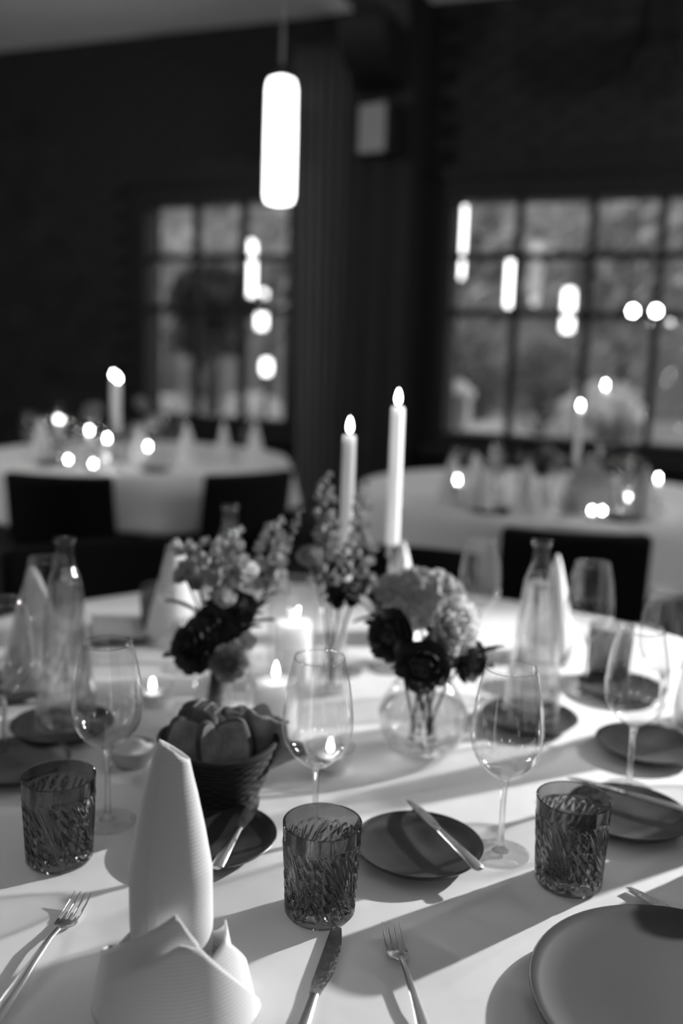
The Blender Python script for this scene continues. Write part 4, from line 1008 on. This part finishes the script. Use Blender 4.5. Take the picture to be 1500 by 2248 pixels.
# one thick stem hanging in the water
# key lamp: a floor lamp standing to the right of the table, outside the frame
e = empty('floor_lamp', (2.12, 2.20, 0))
MB().lathe([(0.14, 0), (0.14, 0.02), (0.02, 0.03), (0.011, 0.05), (0.011, 1.42)], 24).build('stand', METD, e)
MB().tube([(0, 0, 1.41), (0.02, 0.02, 1.64), (-0.06, -0.04, 1.68)], 0.007, 8).build('arm', METD, e)
MB().lathe([(0.06, 1.625), (0.055, 1.65), (0.02, 1.675), (0.01, 1.677)], 24, c=(-0.09, -0.06, 0)).build('lamp_hood', METD, e)
ld = bpy.data.lights.new('floor_lamp_bulb', 'SPOT'); ld.energy = L_KEY; ld.shadow_soft_size = 0.022; ld.spot_size = rad(54); ld.spot_blend = 0.6
lo = bpy.data.objects.new('bulb_light', ld); COL.objects.link(lo); lo.parent = e; lo.location = (-0.09, -0.06, 1.60)
lo.rotation_euler = (Vector((0.05, 1.10, T)) - Vector((2.03, 2.14, 1.60))).to_track_quat('-Z', 'Y').to_euler()
tag(e, 'slim floor lamp right of the table, outside the view', 'lamp')

# ================================================================== background tables: settings
def onb(x, y, c, R_=0.68):
    p = onz(x, y); d = Vector((p.x - c.x, p.y - c.y, 0))
    if d.length > R_: d = d * (R_ / d.length)
    return Vector((c.x + d.x, c.y + d.y, T))
def back_taper(p, hold, length, label, group):
    taper(p, hold, length, label, 'candlestick of the ' + label, group, r=0.012, far=True)
GB = 'taper candles on the left background table'
c = onb(262, 1000, BLc)
back_taper(onb(250, 1000, BLc), 0.14, 0.26, 'left of two lit tapers on the left background table', GB)
back_taper(onb(260, 1012, BLc), 0.14, 0.25, 'right of two lit tapers on the left background table', GB)
for (x, y, hd, ln, lab) in [(197, 1022, 0.07, 0.08, 'short lit candle added as a light disc left of the tapers on the left background table'), (128, 1015, 0.10, 0.09, 'short lit candle added as a light disc at the left of the left background table'), (236, 1032, 0.06, 0.07, 'short lit candle added as a light disc right below the tapers on the left background table'), (325, 1030, 0.04, 0.05, 'short lit candle added as a light disc at the right of the left background table')]:  # candles added to stand for blurred highlights on the glasses
    taper(onb(x, y, BLc), hd, ln, lab, 'candlestick of the ' + lab, 'short candles added as light discs on the left background table', r=0.011, far=True)
GR = 'taper candles on the right background table'
back_taper(onb(1258, 1130, BRc), 0.19, 0.20, 'left of two lit tapers on the right background table', GR)
back_taper(onb(1310, 1110, BRc), 0.22, 0.24, 'right of two lit tapers on the right background table', GR)
GW1, GW2 = 'wine glasses on the left background table', 'wine glasses on the right background table'
ORD = ['first', 'second', 'third', 'fourth', 'fifth', 'sixth', 'seventh', 'eighth', 'ninth']
for gi, (x, y) in enumerate([(65, 1005), (95, 1018), (130, 1000), (158, 1022), (205, 1028), (330, 1020), (355, 1008), (395, 1015), (545, 1008)]):
    wine(onb(x, y, BLc if x < 700 else BRc), 'blurred wine glass, ' + ORD[gi] + ' from the left on the left background table', 'wine glass', GW1)
for gi, (x, y) in enumerate([(985, 1120), (1048, 1140), (1145, 1130), (1235, 1145), (1340, 1150), (1370, 1130), (1400, 1145)]):
    wine(onb(x, y, BLc if x < 700 else BRc), 'blurred wine glass, ' + ORD[gi] + ' from the left on the right background table', 'wine glass', GW2)
for (x, y, lab) in [(150, 1025, 'tealight glow at the left of the left background table'), (232, 1020, 'tealight just right of the tapers on the left background table'), (205, 1035, 'tealight at the front edge of the left background table'),
                    (1312, 1150, 'tealight in front of the tapers on the right background table'), (1378, 1110, 'tealight at the far right of the right background table'), (1376, 1170, 'tealight at the near right of the right background table')]:
    p = onb(x, y, BLc if x < 700 else BRc); votive(p, 'votive glass of the ' + lab, 'candle holder', 'votive glasses'); far_tealight(p + Vector((0, 0, 0.0062)), lab, 'tealight', 'tealights')
for (x, y, hd, ln, lab) in [(1148, 1125, 0.03, 0.05, 'short lit candle added as fill left of the flowers on the right background table'), (1440, 1120, 0.05, 0.06, 'short lit candle added as fill at the right edge of the right background table'), (985, 1118, 0.04, 0.05, 'short lit candle added as fill at the left of the right background table')]:  # candles added to brighten the napkins near them
    taper(onb(x, y, BRc), hd, ln, lab, 'candlestick of the ' + lab, 'short candles added to brighten the right background table', r=0.011, far=True)
NB1, NB2 = 'napkins on the left background table', 'napkins on the right background table'
for (x, y, r_, lab) in [(90, 1012, 0.4, 'napkin at the far left of the left background table'), (310, 1020, 1.0, 'napkin right of the tapers on the left background table'), (410, 1020, 0.2, 'napkin at the right end of the left background table'), (490, 1010, 2.0, 'napkin beyond the right end chair of the left background table'), (560, 1015, 0.7, 'rightmost napkin on the left background table')]:
    cnap(onb(x, y, BLc), 'blurred white ' + lab, 'napkin', NB1, r_)
for (x, y, r_, lab) in [(880, 1130, 0.4, 'napkin at the left edge of the right background table'), (940, 1150, 1.3, 'napkin beside the left edge of the right background table'), (1040, 1105, 0.9, 'tall-looking napkin at the back of the right background table'), (1130, 1160, 0.3, 'napkin near the chair at the right background table'), (1440, 1150, 1.8, 'napkin at the right edge of the right background table')]:
    cnap(onb(x, y, BRc), 'blurred white ' + lab, 'napkin', NB2, r_)
bottle(onb(1085, 1110, BRc), 'blurred bottle of water at the back of the right background table', 'bottle', BG_)
bottle(onb(1440, 1165, BRc), 'blurred bottle of water at the right edge of the right background table', 'bottle', BG_)
bottle(onb(130, 1020, BLc), 'blurred bottle of water on the left background table', 'bottle', BG_)
for (x, y, lab) in [(110, 1022, 'dark plate at the left of the left background table'), (340, 1035, 'dark plate at the front of the left background table'), (985, 1150, 'dark plate at the left of the right background table'), (1085, 1125, 'dark plate in the middle left of the right background table'), (1445, 1172, 'dark plate at the right edge of the right background table')]:
    side_plate(onb(x, y, BLc if x < 700 else BRc), 'blurred ' + lab, 'plate', PG)
# bouquets of the back tables
def bouquet(p, k, seed, items, vlabel):
    e = empty('table_vase', p)
    MB().lathe([(0.03, 0), (0.045, 0.003), (0.05, 0.04), (0.035, 0.09), (0.04, 0.11), (0.038, 0.11), (0.032, 0.09), (0.047, 0.04), (0.003, 0.006)], 28).build('glass_body', GLASS, e)
    MB().lathe([(0.04, 0.008), (0.046, 0.04), (0.038, 0.075), (0.001, 0.0745)], 24).build('water', WATER, e); tag(e, vlabel, 'vase')
    for i, (x, y, R, mt, lab) in enumerate(items):
        dpt = (p - CAM).dot(cF) + 0.03 * math.sin(i * 2.3); flower('rose', (x, y), dpt, R, mt, p + Vector((0.01 * math.cos(i), 0.01 * math.sin(i), 0.02)), lab, 'flower', 5, 0.08, 0.5, seed + i, (math.sin(i * 2), -0.6, 0.6), 3)
bouquet(onb(300, 1005, BLc), 5, 60, [(205, 905, 0.055, P_MID, 'grey bloom at the left of the left background bouquet'), (310, 890, 0.05, P_MID, 'grey bloom at the top right of the left background bouquet'), (300, 950, 0.06, P_PALE, 'pale bloom in the middle of the left background bouquet'), (345, 930, 0.06, P_PALE, 'pale bloom at the right of the left background bouquet'), (270, 935, 0.05, P_DARK, 'dark bloom beside the tapers in the left background bouquet')], 'glass vase of the left background bouquet')
bouquet(onb(1200, 1125, BRc), 3, 80, [(1200, 1000, 0.045, P_MID, 'grey bloom at the left of the right background bouquet'), (1180, 1030, 0.045, P_DARK, 'dark bloom low left in the right background bouquet'), (1225, 1020, 0.04, P_PALE, 'pale bloom in the middle of the right background bouquet'), (1170, 985, 0.04, P_DARK, 'dark bloom at the top left of the right background bouquet')], 'glass vase of the dark right background bouquet')
bouquet(onb(1345, 1125, BRc), 3, 90, [(1300, 925, 0.06, P_WHITE, 'white bloom at the left of the bouquet standing in for a reflection in the right window'), (1350, 905, 0.06, P_WHITE, 'white bloom at the top of the bouquet standing in for a reflection in the right window'), (1385, 945, 0.06, P_WHITE, 'white bloom at the right of the bouquet standing in for a reflection in the right window'), (1335, 960, 0.06, P_WHITE, 'white bloom low in the bouquet standing in for a reflection in the right window')], 'glass vase of the bouquet standing in for a reflection in the right window')  # added white bouquet stands in for a bright reflection in the window
# large glass dome on the right background table
e = empty('glass_cloche', onb(1288, 1122, BRc))
MB().lathe(dens([(0.085, 0.0), (0.088, 0.02), (0.082, 0.09), (0.062, 0.15), (0.03, 0.185), (0.008, 0.195)]) , 40).build('dome', pmat('frosted_glass', 0.5, 0.5, 0.3, trans=0.5), e)
MB().lathe([(0.006, 0.193), (0.012, 0.205), (0.008, 0.218), (0.001, 0.22)], 16).build('knob', STEMG, e)
tag(e, 'rounded frosted glass dome on the right background table above the black chair', 'glass dome')
